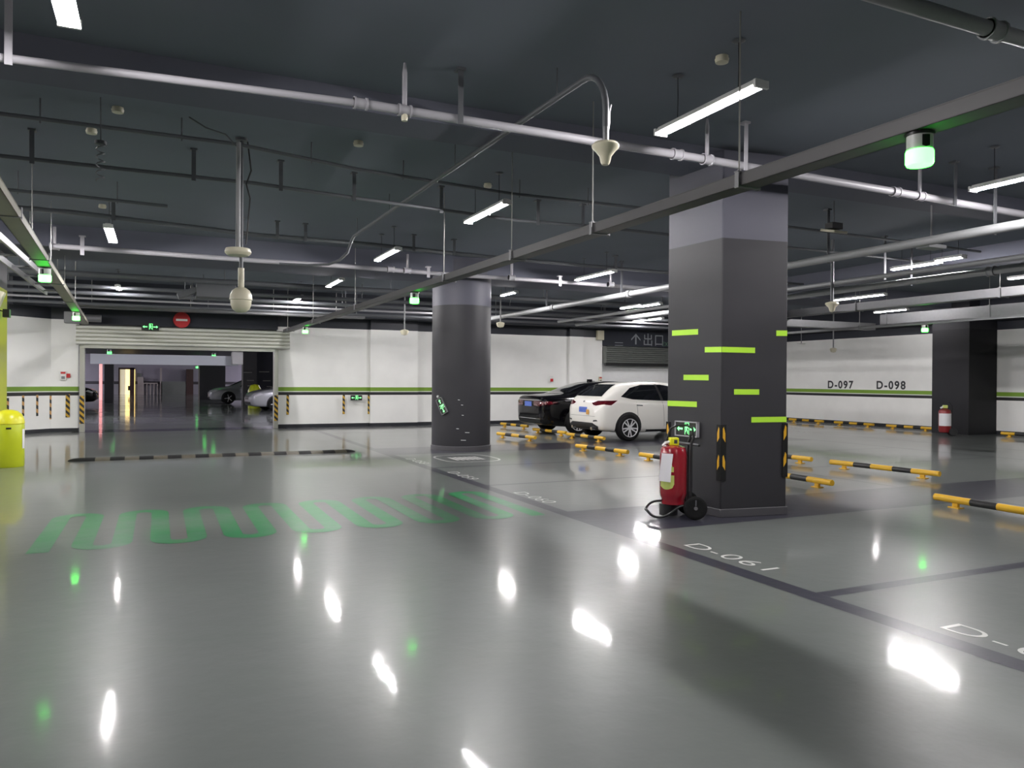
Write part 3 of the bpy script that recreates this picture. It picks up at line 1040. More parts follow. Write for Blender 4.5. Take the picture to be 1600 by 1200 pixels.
MB().lathe([(0.108, -0.004), (0.106, -0.05), (0.088, -0.10), (0.05, -0.132), (0.0, -0.14)], n=36).obj('dome', M['cream'], dc)
MB().cyl((0, 0, 0.12), (0, 0, 0.34), 0.032, 14).obj('sleeve', M['cream'], dc)
MB().cyl((0, 0, 0.34), (0, 0, ZC-2.32), 0.02, 10).obj('pole', M['pipe_dark'], dc)
MB().lathe([(0.06, ZC-2.32-0.03), (0.06, ZC-2.32)], n=16).obj('flange', M['hanger'], dc)
MB().tube([(0.06, 0, 1.7), (0.10, 0.02, 1.4), (0.05, 0.02, 1.25), (0.09, 0.02, 1.1), (0.05, 0, 0.6)], 0.009, 6).obj('cable', M['black_plastic'], dc)


def smoke_det(px, py, label, z=ZC):
    p = at(px, py, z=z-0.05)
    t = thing('smoke_detector', label, 'sensor', (p.x, p.y, z))
    MB().lathe([(0.05, 0.0), (0.05, -0.02), (0.056, -0.022), (0.05, -0.05), (0.0, -0.055)], n=24).obj('body', M['cream'], t)
    return t


smoke_det(1128, 98, 'round cream smoke detector on the ceiling above the brightest lamp')
smoke_det(143, 209, 'small cream detector on the ceiling by the left hanger bars')
smoke_det(560, 228, 'small dark looking detector on the ceiling behind the first beam')
smoke_det(184, 176, 'small dark fitting on the ceiling above the left cross pipes')
smoke_det(160, 325, 'cream detector just above the end-on lamp')
smoke_det(762, 293, 'detector above the lamp with the conduit across it')
fd = at(1303, 357, z=3.66)
t = thing('ceiling_sensor', 'square cream panel sensor under the ceiling right of the square pillar', 'sensor', (fd.x, fd.y, 3.62))
MB().box((0, 0, 0), (0.26, 0.26, 0.035), rot=Matrix.Rotation(0.25, 3, 'X')).obj('panel', M['cream'], t, bevel=0.006)
MB().box((0, 0, 0.07), (0.2, 0.14, 0.09)).obj('bracket', M['black_plastic'], t, bevel=0.006)
MB().cyl((0, 0, 0.1), (0, 0, ZC-3.62), 0.01, 8).obj('rod', M['hanger'], t)
cp = at(1300, 478, z=2.86)
t = thing('ceiling_antenna', 'small cream mushroom antenna hanging right of the square pillar', 'antenna', (cp.x, cp.y, 2.86))
MB().lathe([(0.0, -0.12), (0.04, -0.1), (0.06, -0.03), (0.12, 0.03), (0.11, 0.06), (0.03, 0.08)], n=24).obj('dome', M['cream'], t)
MB().cyl((0, 0, 0.07), (0, 0, ZC-2.86), 0.03, 10).obj('pole', M['hanger'], t)


def pole_camera(px, py, y, label, bullet=True):
    p = at(px, py, y=y)
    t = thing('ceiling_camera', label, 'camera', tuple(p))
    MB().lathe([(0.0, -0.11), (0.07, -0.09), (0.10, -0.02), (0.10, 0.03), (0.03, 0.06)], n=20, sx=1.2).obj('body', M['cream'], t)
    MB().cyl((0, 0, 0.05), (0, 0, ZC-p.z), 0.022, 8).obj('pole', M['pipe_mid'], t)
    return t


pole_camera(1302, 546, 19.0, 'grey pole camera hanging in front of the right wall')
pole_camera(782, 506, 20.0, 'grey pole camera hanging right of the round pillar')
pole_camera(632, 518, 21.0, 'small grey pole camera left of the round pillar')
p = at(1252, 537, y=20.0)
t = thing('ceiling_sensor', 'small flat white fitting on a rod near the right wall', 'sensor', tuple(p))
MB().box((0, 0, 0), (0.26, 0.12, 0.04)).obj('plate', M['white_plastic'], t)
MB().cyl((0, 0, 0.02), (0, 0, ZC-p.z), 0.014, 8).obj('rod', M['galv'], t)
p = at(1455, 386, z=3.30)
t = thing('ceiling_access_point', 'flat pale box access point by the thick light pipe', 'sensor', (p.x, p.y, 3.30))
MB().box((0, 0, 0), (0.34, 0.2, 0.05)).obj('box', M['pipe_mid'], t, bevel=0.006)
MB().cyl((0, 0, 0.02), (0, 0, ZC-3.30), 0.012, 8).obj('rod', M['galv'], t)

p0, p1 = at(157, 224, y=8.0), at(158, 283, y=8.0)
pts = []
for k in range(41):
    f = k/40
    pts.append((p0.x + 0.035*math.sin(f*30), 8.0 + 0.035*math.cos(f*30), p0.z + (p1.z-p0.z)*f))
co = MB().tube([(p0.x, 8.0, ZC)] + pts, 0.006, 6).obj('hanging_cable', M['pipe_dark'])
tag(co, 'coiled cable hanging from the ceiling above the end-on lamp', 'cable')
MB().lathe([(0.05, 0.0), (0.05, -0.03), (0.0, -0.04)], (p0.x, 8.0, p0.z+0.02), n=14).obj('ceiling_plate', M['hanger'], co)
# ------------------------------------------------------------------ wheel stops
def wheel_stop(p0, p1, label, group):
    p0, p1 = Vector((p0[0], p0[1], 0)), Vector((p1[0], p1[1], 0))
    mid = (p0+p1)/2
    d = p1-p0
    ln = d.length
    rz = math.atan2(d.y, d.x)
    t = thing('wheel_stop', label, 'wheel stop', tuple(mid), rz, group)
    b = MB()
    r, z = 0.042, 0.095
    segs = [0.24, 0.165, 0.20, 0.165, 0.23]
    s0 = -ln/2
    for k, w in enumerate(segs):
        b.cur = k % 2
        b.tube([(s0, 0, z), (s0+w*ln, 0, z)], r, 16, caps=(k in (0, 4)))
        s0 += w*ln
    b.obj('bar', [M['yellow'], M['black_paint']], t)
    for s in (-0.36, 0.36):
        f = MB()
        f.box((s*ln, 0, 0.035), (0.07, 0.035, 0.06))
        f.box((s*ln, 0, 0.006), (0.14, 0.10, 0.012))
        f.obj('foot', M['yellow'], t)
    return t


G1, G2 = 'wheel stops of the nearer parking row', 'wheel stops of the middle parking row'
wheel_stop((8.60, 6.33), (8.50, 4.36), 'yellow and black wheel stop cut by the right edge, nearest of all', G1)
wheel_stop((8.45, 9.65), (8.42, 7.74), 'wheel stop poking out low behind the square pillar', G1)
wheel_stop((8.08, 14.25), (8.30, 12.62), 'wheel stop on the open floor left of the fire extinguisher cart', G1)
wheel_stop((8.27, 12.15), (8.35, 10.35), 'wheel stop half hidden behind the fire extinguisher cart', G1)
wheel_stop((7.98, 18.2), (8.25, 16.55), 'wheel stop on the floor just right of the round pillar', G1)
wheel_stop((7.85, 20.6), (8.0, 18.95), 'wheel stop whose end peeks out from behind the round pillar', G1)
wheel_stop((10.62, 9.80), (10.80, 7.88), 'whole wheel stop on the open floor right of the square pillar', G2)
wheel_stop((10.55, 12.1), (10.64, 10.25), 'wheel stop end showing higher behind the square pillar', G2)
wheel_stop((9.90, 22.3), (10.08, 20.75), 'farthest wheel stop left of the black sedan', G2)
wheel_stop((9.66, 19.5), (9.80, 17.85), 'wheel stop behind the black sedan', G2)
wheel_stop((9.62, 17.45), (9.72, 15.8), 'wheel stop under the tail of the white hatchback', G2)
G3 = 'wheel stops along the right wall'
for k, (a, c, lab) in enumerate((((21.3, 21.6), (21.3, 20.0), 'wheel stop along the right wall under the number D-097'),
                                 ((21.3, 19.5), (21.3, 17.9), 'wheel stop along the right wall, middle of three'),
                                 ((21.3, 17.4), (21.3, 15.8), 'wheel stop along the right wall by the dark pillar'),
                                 ((21.3, 13.7), (21.3, 12.1), 'wheel stop at the right edge beyond the dark pillar'))):
    wheel_stop(a, c, lab, G3)

# speed hump across the lane
h = thing('speed_hump', 'low black rubber speed hump with yellow segments across the lane', 'speed hump', (1.1, 15.55, 0))
b = MB()
NSEG = 20
for k in range(NSEG):
    x0 = -2.35 + k*4.7/NSEG
    b.cur = k % 2
    prof = [(-0.17, 0.0), (-0.12, 0.03), (-0.05, 0.048), (0.05, 0.048), (0.12, 0.03), (0.17, 0.0)]
    b.quadmesh([[(x0, p[0], p[1]) for p in prof], [(x0+4.7/NSEG, p[0], p[1]) for p in prof]])
M['hump_yel'] = mat('worn_hump_yellow', (0.075, 0.066, 0.046), rough=0.6, vary=0.3, scale=20)
b.obj('segments', [M['rubber'], M['hump_yel']], h)
for s in (-1, 1):
    rows = []
    for j in range(6):
        a = PI/2*j/5
        k = math.cos(a)
        rows.append([(s*(2.35+0.2*math.sin(a)), p[0]*k, p[1]*k) for p in ((-0.17, 0.0), (-0.12, 0.03), (-0.05, 0.048), (0.05, 0.048), (0.12, 0.03), (0.17, 0.0))])
    e = MB()
    e.quadmesh(rows)
    e.obj('end_piece', M['rubber'], h)

# ------------------------------------------------------------------ wheeled extinguisher beside the pillar
ex = thing('wheeled_extinguisher', 'red wheeled fire extinguisher with yellow valve cover beside the square pillar', 'fire extinguisher', (5.10, 6.86, 0.0), -YAW)
MB().lathe([(0.0, 0.135), (0.10, 0.135), (0.125, 0.15), (0.125, 0.20), (0.142, 0.235), (0.147, 0.27), (0.147, 0.68), (0.14, 0.73), (0.125, 0.765), (0.07, 0.785), (0.035, 0.79), (0.0, 0.79)], (0, 0, 0), n=40).obj('tank', M['red_tank'], ex)
b = MB()
b.box((0.0, -0.005, 0.825), (0.10, 0.10, 0.085))
vc = b.obj('valve_cover', M['valve_yellow'], ex, bevel=0.012)
MB().box((0.012, -0.0565, 0.825), (0.035, 0.002, 0.04)).obj('seal_sticker', M['ink'], vc)
MB().cyl((0, 0, 0.775), (0, 0, 0.80), 0.035).obj('neck', M['chrome'], ex)
MB().tube([(-0.12, -0.02, 0.775), (-0.09, -0.02, 0.81), (-0.04, -0.02, 0.822)], 0.016, 10).obj('hose_joint', M['white_plastic'], ex)
MB().cyl((0.04, -0.03, 0.815), (0.255, -0.05, 0.79), 0.014, 10).obj('nozzle_pipe', M['galv'], ex)
MB().cyl((0.255, -0.05, 0.79), (0.275, -0.052, 0.788), 0.016, 10).obj('nozzle_tip', M['black_plastic'], ex)


def tank_patch(name, a0, a1, prof, m, off=0.002):
    """a sticker wrapped on the tank between two angles; prof(t) gives its bottom and top"""
    rows = []
    for k in range(11):
        a = math.radians(a0+(a1-a0)*k/10)
        z0, z1 = prof(k/10)
        rows.append([(math.cos(a)*(0.147+off), math.sin(a)*(0.147+off), z0), (math.cos(a)*(0.147+off), math.sin(a)*(0.147+off), z1)])
    q = MB()
    q.quadmesh(rows)
    return q.obj(name, m, ex)


tank_patch('sticker', -165, -98, lambda t: (0.345-0.03*math.sin(t*PI)+(0.03 if t > 0.9 else 0), 0.47), M['label_green'])
tank_patch('sticker', -150, -100, lambda t: (0.505, 0.60-0.04*(t > 0.8)), M['label_green'])
pt = MB()
pt.quadmesh([[(-0.185, -0.135, 0.41), (-0.065, -0.175, 0.40)], [(-0.168, -0.13, 0.56), (-0.055, -0.165, 0.555)], [(-0.148, -0.11, 0.705), (-0.035, -0.152, 0.70)]])
pg = pt.obj('inspection_sheet', M['paper'], ex)
b = MB()
for y in (-0.075, 0.075):
    b.tube([(0.175, y, 0.10), (0.175, y, 0.80), (0.20, y, 0.86), (0.20, y, 0.90)], 0.014, 10)
b.tube([(0.20, -0.075, 0.88), (0.19, -0.07, 0.97), (0.14, -0.05, 1.0), (0.04, 0.0, 1.0), (-0.02, 0.06, 0.96), (-0.06, 0.07, 0.84), (-0.06, 0.07, 0.75)], 0.012, 10)
b.obj('handle_frame', M['black_tube'], ex)
b = MB()
lp_pts = [(0.16, -0.10, 0.135), (0.05, -0.11, 0.13), (-0.06, -0.12, 0.055), (-0.15, -0.12, 0.02), (-0.24, -0.10, 0.03), (-0.29, -0.04, 0.075), (-0.29, 0.04, 0.085), (-0.22, 0.10, 0.14), (-0.1, 0.11, 0.16), (0.16, 0.10, 0.14)]
b.tube([catmull(lp_pts, k/5) for k in range((len(lp_pts)-1)*5+1)], 0.013, 10)
b.obj('foot_loop', M['black_tube'], ex)
MB().cyl((0.20, -0.19, 0.127), (0.20, 0.19, 0.127), 0.012, 10).obj('axle', M['black_tube'], ex)
for s in (-1, 1):
    c = (0.20, s*0.18, 0.127)
    w = MB()
    prof = [(0.088, -0.022), (0.108, -0.026), (0.124, -0.018), (0.127, 0.0), (0.124, 0.018), (0.108, 0.026), (0.088, 0.022)]
    w.lathe(prof, c, n=32, axis='y')
    wo = w.obj('wheel', M['rubber'], ex)
    r = MB()
    r.lathe([(0.0, -0.012), (0.09, -0.012), (0.09, 0.012), (0.0, 0.012)], c, n=28, axis='y')
    for k in range(5):
        a = 2*PI*k/5+0.3
        r.bar((c[0]+math.cos(a)*0.025, c[1]+s*0.014, c[2]+math.sin(a)*0.025), (c[0]+math.cos(a)*0.088, c[1]+s*0.014, c[2]+math.sin(a)*0.088), 0.014, 0.02)
    r.obj('rim', M['pipe_dark'], wo)
    MB().cyl((c[0], c[1]-0.03, c[2]), (c[0], c[1]+0.03, c[2]), 0.02, 12).obj('hub', M['galv_dull'], wo)
MB().lathe([(0.10, 0.0), (0.10, 0.12), (0.0, 0.13)], (-0.04, 0.05, 0.02), n=20).obj('base_ring', M['black_tube'], ex)


# second extinguisher by the dark pillar
e2 = thing('wheeled_extinguisher', 'red fire extinguisher with white label standing before the dark pillar', 'fire extinguisher', (20.2, 14.6, 0.0), -YAW-0.3)
MB().lathe([(0.0, 0.09), (0.14, 0.09), (0.15, 0.12), (0.16, 0.16), (0.16, 0.66), (0.14, 0.72), (0.05, 0.76), (0.0, 0.76)], n=32).obj('tank', M['red_dark'], e2)
MB().box((0.0, -0.02, 0.81), (0.12, 0.10, 0.09)).obj('valve_cover', M['label_green'], e2, bevel=0.01)
MB().tube([(-0.12, -0.05, 0.77), (-0.05, -0.04, 0.81)], 0.025, 8).obj('hose_joint', M['white_plastic'], e2)
rows = []
for k in range(11):
    a = math.radians(-165+150*k/10)
    rows.append([(math.cos(a)*0.163, math.sin(a)*0.163, 0.27), (math.cos(a)*0.163, math.sin(a)*0.163, 0.62)])
b = MB()
b.quadmesh(rows)
b.obj('sticker', M['paper'], e2)
b = MB()
for s in (-1, 1):
    b.lathe([(0.0, -0.02), (0.1, -0.02), (0.11, 0.0), (0.1, 0.02), (0.0, 0.02)], (0.18, s*0.16, 0.11), n=22, axis='y')
b.tube([(0.18, 0.05, 0.1), (0.2, 0.05, 0.8), (0.1, 0.05, 0.95)], 0.013, 8)
b.obj('cart_frame', M['black_tube'], e2)


# ------------------------------------------------------------------ running-man exit signs
def man_shapes():
    """arrow, running figure, arrow in a 1 x 0.45 panel (x across, z up)"""
    P = []
    P.append([(0.06, 0.225), (0.16, 0.31), (0.16, 0.255), (0.33, 0.255), (0.33, 0.195), (0.16, 0.195), (0.16, 0.14)])
    P.append([(0.94, 0.225), (0.84, 0.31), (0.84, 0.255), (0.67, 0.255), (0.67, 0.195), (0.84, 0.195), (0.84, 0.14)])
    P.append([(0.43, 0.05), (0.45, 0.05), (0.45, 0.40), (0.61, 0.40), (0.61, 0.05), (0.635, 0.05), (0.635, 0.425), (0.43, 0.425)])
    P.append([(0.50+0.026*math.cos(2*PI*k/10), 0.355+0.026*math.sin(2*PI*k/10)) for k in range(10)])
    P.append([(0.49, 0.32), (0.56, 0.31), (0.60, 0.25), (0.585, 0.24), (0.55, 0.285), (0.535, 0.22), (0.575, 0.16), (0.575, 0.08), (0.55, 0.08), (0.545, 0.15), (0.51, 0.19), (0.485, 0.13), (0.44, 0.10), (0.435, 0.12), (0.47, 0.15), (0.49, 0.25), (0.46, 0.27), (0.455, 0.23), (0.44, 0.23), (0.445, 0.29)])
    return P


def exit_sign(name, label, loc, rz, w, frame='galv', tilt=0.0):
    hgt = w*0.45
    t = thing(name, label, 'exit sign', loc)
    t.rotation_euler = (0, tilt, rz)
    MB().box((0, 0.014, 0), (w, 0.028, hgt)).obj('case', M['black_plastic'], t)
    fr = MB()
    e = w*0.035
    for s in (-1, 1):
        fr.box((0, 0.008, s*(hgt/2)), (w+e, 0.04, e))
        fr.box((s*(w/2), 0.008, 0), (e, 0.04, hgt+e))
    if frame:
        fr.obj('frame', M[frame], t)
    fc = MB()
    for p in man_shapes():
        fc.poly([((q[0]-0.5)*w, -0.0015, (q[1]-0.225)*w) for q in p])
    fc.obj('pictogram', M['sign_green'], t)
    return t


# on the square pillar's left face, above the extinguisher
pL, nL = face_point('l', 0.42)
dL = Vector((COLQ[0][0]-COLQ[3][0], COLQ[0][1]-COLQ[3][1]))
exit_sign('exit_sign', 'lit green exit sign on the square pillar above the fire extinguisher', (pL.x+nL.x*0.035, pL.y+nL.y*0.035, 0.935), math.atan2(dL.y, dL.x), 0.36, frame='pipe')
p = at(557, 621.5, y=WY-0.16)
exit_sign('exit_sign', 'lit green exit sign low on the white wall right of the gate', (p.x, WY-0.155, p.z), 0, 0.36, frame=None)
p = at(235, 511, y=WY-0.36)
es = exit_sign('exit_sign', 'lit green exit sign above the roller gate', (p.x, WY-0.44, p.z), 0, 0.44, frame=None)
ang = math.radians(212)
es = exit_sign('exit_sign', 'tilted lit green exit sign on the side of the round pillar', (RC[0]+math.cos(ang)*0.67, RC[1]+math.sin(ang)*0.67, 0.93), ang+PI/2, 0.34, tilt=math.radians(62))
MB().lathe([(0.02, -0.02), (0.03, 0.0), (0.02, 0.02)], (-0.22, 0.0, 0.0), n=10).obj('mount', M['white_plastic'], es)

# no-entry disc above the gate
p = at(284, 500, y=WY-0.12)
ne = thing('no_entry_sign', 'round red no-entry sign above the roller gate', 'sign', (p.x, WY-0.10, p.z))
MB().lathe([(0.0, -0.01), (0.215, -0.01), (0.225, 0.0), (0.215, 0.012), (0.0, 0.012)], n=40, axis='y').obj('disc', M['red_sign'], ne)
MB().box((0, -0.016, 0), (0.30, 0.004, 0.06)).obj('bar', M['white_plastic'], ne)

# ------------------------------------------------------------------ roller gate
g = thing('roller_gate', 'raised aluminium roller shutter over the gate opening', 'roller shutter', (0, WY, 0))


def slats(x0, x1, z0, z1, n, y, d=0.045):
    prof = []
    for k in range(n*8+1):
        fr = (-0.5, 0.66, 0.87, 0.97, 1.0, 0.97, 0.80, 0.45)[k % 8]
        prof.append((y - d*fr, z0+(z1-z0)*k/(n*8)))
    q = MB()
    q.quadmesh([[(x0, a, c) for a, c in prof], [(x1, a, c) for a, c in prof]])
    q.poly([(x0, a, c) for a, c in prof] + [(x0, y+0.25, z1), (x0, y+0.25, z0)])
    q.poly([(x1, a, c) for a, c in prof] + [(x1, y+0.25, z1), (x1, y+0.25, z0)])
    q.poly([(x0, y, z0), (x1, y, z0), (x1, y+0.25, z0), (x0, y+0.25, z0)])
    q.poly([(x0, y, z1), (x1, y, z1), (x1, y+0.25, z1), (x0, y+0.25, z1)])
    return q


slats(GX0-0.15, GX1+0.42, 2.36, 2.89, 5, -0.30, d=0.085).obj('slat_curtain', M['shutter'], g)
MB().span((GX0, -0.28, 2.27), (GX1, -0.16, 2.36)).obj('bottom_rail', M['steel_post'], g)
for x, s in ((GX0-0.02, -1), (GX1+0.06, 1)):
    r = MB().span((x-0.06, -0.16, 0), (x+0.06, 0.1, 2.36)).obj('guide_rail', M['steel_post'], g)
    MB().span((x-0.055, -0.166, 0.22), (x+0.055, -0.162, 0.98)).obj('hazard_tape', M['hazard'], r)
mt = MB()
mt.box((0, 0, 0), (0.42, 0.36, 0.30))
mt.cyl((0.15, 0, 0.0), (0.65, 0, 0.0), 0.10, 16)
mo = mt.obj('gate_motor', M['galv_dull'], loc=(-2.05, WY-0.50, 3.06), bevel=0.01)
tag(mo, 'grey motor box at the left end of the roller gate', 'motor')

# second roller gate by the exit
g2 = thing('roller_gate', 'dark roller shutter under the exit lettering behind the white car', 'roller shutter', (0, WY, 0))
slats(14.62, WX-0.1, 2.12, 2.72, 8, -0.22, d=0.03).obj('slat_curtain', M['shutter_dark'], g2)
MB().span((14.62, -0.2, 2.02), (WX-0.1, -0.08, 2.12)).obj('bottom_rail', M['black_plastic'], g2)
p = at(986, 538, y=WY)
wl = struct(MB().span((14.62, WY-0.012, 2.8), (WX-0.1, WY-0.002, 3.75)).obj('trim_exit', M['navy']))
b = MB()
b.poly([(0.20, -0.003, 0.40), (0.0, -0.003, 0.20), (0.0, -0.003, 0.14), (0.17, -0.003, 0.30), (0.17, -0.003, 0.0), (0.23, -0.003, 0.0), (0.23, -0.003, 0.30), (0.40, -0.003, 0.14), (0.40, -0.003, 0.20)])
b.obj('exit_arrow', M['text_grey'], wl, loc=(p.x, WY-0.012, p.z))
lettering('exit_lettering', '\u51fa\u53e3', 0.50, M['text_grey'], wl, (p.x+0.50, WY-0.012, p.z), (1, 0, 0), (0, 0, 1), xs=0.95, space=1.1)
lettering('exit_lettering', 'EXIT', 0.22, M['text_green'], wl, (p.x+1.38, WY-0.012, p.z-0.03), (1, 0, 0), (0, 0, 1))
p = at(964, 535, y=WY)
for dz in (0.0, -0.1):
    MB().span((p.x-0.1, WY-0.018, p.z+dz-0.02), (p.x+0.25, WY-0.013, p.z+dz)).obj('notice', M['text_grey'], wl)

# ------------------------------------------------------------------ fittings on the walls
def wall_box(px, py, y, size, m, name, label, cat, extra=None):
    p = at(px, py, y=y)
    t = thing(name, label, cat, (p.x, y-size[1]/2-0.005, p.z))
    MB().box((0, 0, 0), size).obj('case', M[m], t, bevel=0.006)
    if extra == 'alarm':
        MB().box((0, -size[1]/2-0.003, size[2]*0.32), (size[0]*0.8, 0.006, size[2]*0.22)).obj('red_panel', M['red_sign'], t)
        MB().box((0, -size[1]/2-0.003, -size[2]*0.22), (size[0]*0.6, 0.006, size[2]*0.3)).obj('speaker', M['galv_dull'], t)
    if extra == 'call':
        MB().box((0, -size[1]/2-0.003, -size[2]*0.22), (size[0]*0.98, 0.01, size[2]*0.5)).obj('red_panel', M['red_sign'], t)
    return t


wall_box(99, 587, WY, (0.14, 0.06, 0.24), 'white_plastic', 'alarm_sounder', 'white and red alarm sounder on the wall left of the gate', 'alarm', 'alarm')
wall_box(107, 587, WY, (0.09, 0.05, 0.11), 'red_sign', 'call_point', 'small red call point beside the alarm sounder left of the gate', 'alarm')
wall_box(861, 592, WY, (0.11, 0.05, 0.2), 'white_plastic', 'call_point', 'white and red call point on the wall above the black sedan', 'alarm', 'call')
wall_box(937, 593, WY, (0.12, 0.06, 0.2), 'cream', 'call_point', 'small cream box on the wall above the white hatchback', 'alarm', 'alarm')
wall_box(936, 524, WY, (0.26, 0.14, 0.34), 'cream', 'control_box', 'cream control box high on the wall end by the exit', 'box')
p = at(11, 499, y=17.5)
cb = thing('box_camera', 'small black box camera beside the lime pillar', 'camera', (-3.05+0.55, 15.9, 2.62))
cb.location = (-2.40, 15.8, 2.58)
MB().box((0, 0, 0), (0.10, 0.16, 0.14)).obj('body', M['black_plastic'], cb, bevel=0.004)
MB().bar((-0.11, 0, 0.05), (-0.02, 0, 0.03), 0.03, 0.02).obj('bracket', M['black_plastic'], cb)
fl = thing('flood_lamp', 'cream flood lamp tilted on the lime pillar', 'lamp', (-2.42, 15.26, 2.78))
MB().box((0, 0, 0), (0.09, 0.20, 0.27), rot=Matrix.Rotation(0.35, 3, 'Y')).obj('body', M['cream'], fl, bevel=0.02)
MB().bar((-0.07, 0.06, -0.02), (0.0, 0.03, 0.0), 0.04, 0.03).obj('bracket', M['black_plastic'], fl)

# hazard strips on the white walls
def wall_strip(px, py0, py1, y, w, label, thick=0.012, m='hazard', x=None):
    a, c = at(px, py0, y=y), at(px, py1, y=y)
    o = MB().box((0, 0, 0), (w, thick, a.z-c.z)).obj('hazard_strip', M[m], loc=(a.x, y-thick/2-0.001, (a.z+c.z)/2))
    return tag(o, label, 'hazard strip', 'hazard strips on the white walls')


wall_strip(106, 616, 652, WY, 0.10, 'wide hazard strip under the alarm left of the gate', 0.02)
wall_strip(449.5, 616, 648, WY, 0.07, 'hazard strip nearest to the right gate post', 0.02)
wall_strip(537, 616, 647, WY-0.12, 0.07, 'hazard strip left of the low exit sign', 0.02)
wall_strip(576, 616, 647, WY-0.12, 0.055, 'hazard strip right of the low exit sign', 0.02)


def slanted(px, py):
    """on the slanted wall left of the gate"""
    d = at(px, py, z=0 if py > 600 else 3) - Vector((0, 0, CAM_H))
    a, c = Vector((-2.62, WY)), Vector((-9.0, WY-6.25))
    e = c-a
    nrm = Vector((e.y, -e.x)).normalized()
    t = a.dot(nrm)/Vector((d.x, d.y)).dot(nrm)
    return Vector((0, 0, CAM_H)) + d*t, math.atan2(-e.y, -e.x)


for px, y0, y1, lab in ((79, 618, 655, 'thin hazard strip third from the lime bin'), (58, 617, 650, 'thin hazard strip just right above the lime bin'), (36, 618, 650, 'thin hazard strip partly behind the lime bin'), (12, 622, 645, 'thin hazard strip mostly hidden behind the lime bin')):
    a, rz = slanted(px, y0)
    c, _ = slanted(px, y1)
    o = MB().box((0, -0.006, 0), (0.055, 0.008, a.z-c.z)).obj('hazard_strip', M['hazard_thin'], loc=(a.x, a.y, (a.z+c.z)/2))
    o.rotation_euler = (0, 0, rz)
    tag(o, lab, 'hazard strip', 'hazard strips on the white walls')

# lime bin
bn = thing('litter_bin', 'lime litter bin with rounded yellow lid at the left edge', 'bin', (-2.24, 14.95, 0))
MB().lathe([(0.0, 0.0), (0.215, 0.0), (0.225, 0.02), (0.228, 0.68), (0.222, 0.70)], n=40).obj('body', M['bin'], bn)
ld = MB().lathe([(0.222, 0.70), (0.232, 0.715), (0.225, 0.77), (0.19, 0.86), (0.13, 0.915), (0.06, 0.935), (0.0, 0.938)], n=40).obj('lid', M['bin_lid'], bn)
a0 = math.atan2(-14.95, 2.17)
b = MB()
rows = []
for k in range(5):
    a = a0 - 0.15 + 0.08*k
    rows.append([(math.cos(a)*0.2305, math.sin(a)*0.2305, 0.625), (math.cos(a)*0.2305, math.sin(a)*0.2305, 0.655)])
b.quadmesh(rows)
b.obj('slot', M['black_plastic'], bn)
b = MB()
rows = []
for k in range(5):
    a = a0 + 0.98 + 0.08*k
    rows.append([(math.cos(a)*0.231, math.sin(a)*0.231, 0.3), (math.cos(a)*0.231, math.sin(a)*0.231, 0.62)])
b.quadmesh(rows)
b.obj('sticker', M['paper'], bn)


# ------------------------------------------------------------------ cars
def lin_i(vals, t):
    i = min(int(t), len(vals)-2)
    f = t-i
    return tuple(a+(b-a)*f for a, b in zip(vals[i], vals[i+1]))


def section(st):
    x, zb, zt, zl, hw, hr = st
    up_ = max(zt-zl, 0.02)
    return [(0, zb), (0.75*hw, zb), (0.94*hw, zb+0.05), (0.99*hw, zb+0.35*(zl-zb)), (hw, zb+0.62*(zl-zb)), (0.985*hw, zl-0.10*(zl-zb)),
            (0.945*hw, zl), (0.945*hw*0.55+hr*0.45, zl+up_*0.5), (hr+0.01, zt-min(0.07, up_*0.28)), (hr*0.86, zt-min(0.022, up_*0.1)), (hr*0.5, zt-0.003), (0, zt)]


def body_mesh(stations, per=6, sub=4):
    rows = []
    n = len(stations)
    for i in range((n-1)*per+1):
        st = catmull(stations, i/per)
        pts = section(st)
        half = []
        for j in range((len(pts)-1)*sub+1):
            half.append(catmull(pts, j/sub))
        loop = [(st[0], a, c) for a, c in half] + [(st[0], -a, c) for a, c in reversed(half[1:-1])]
        rows.append(loop)
    b = MB()
    b.quadmesh(rows, closed=True)
    m = len(rows[0])
    b.face(range(m))
    b.face([len(rows)*m-m+k for k in range(m)])
    return b


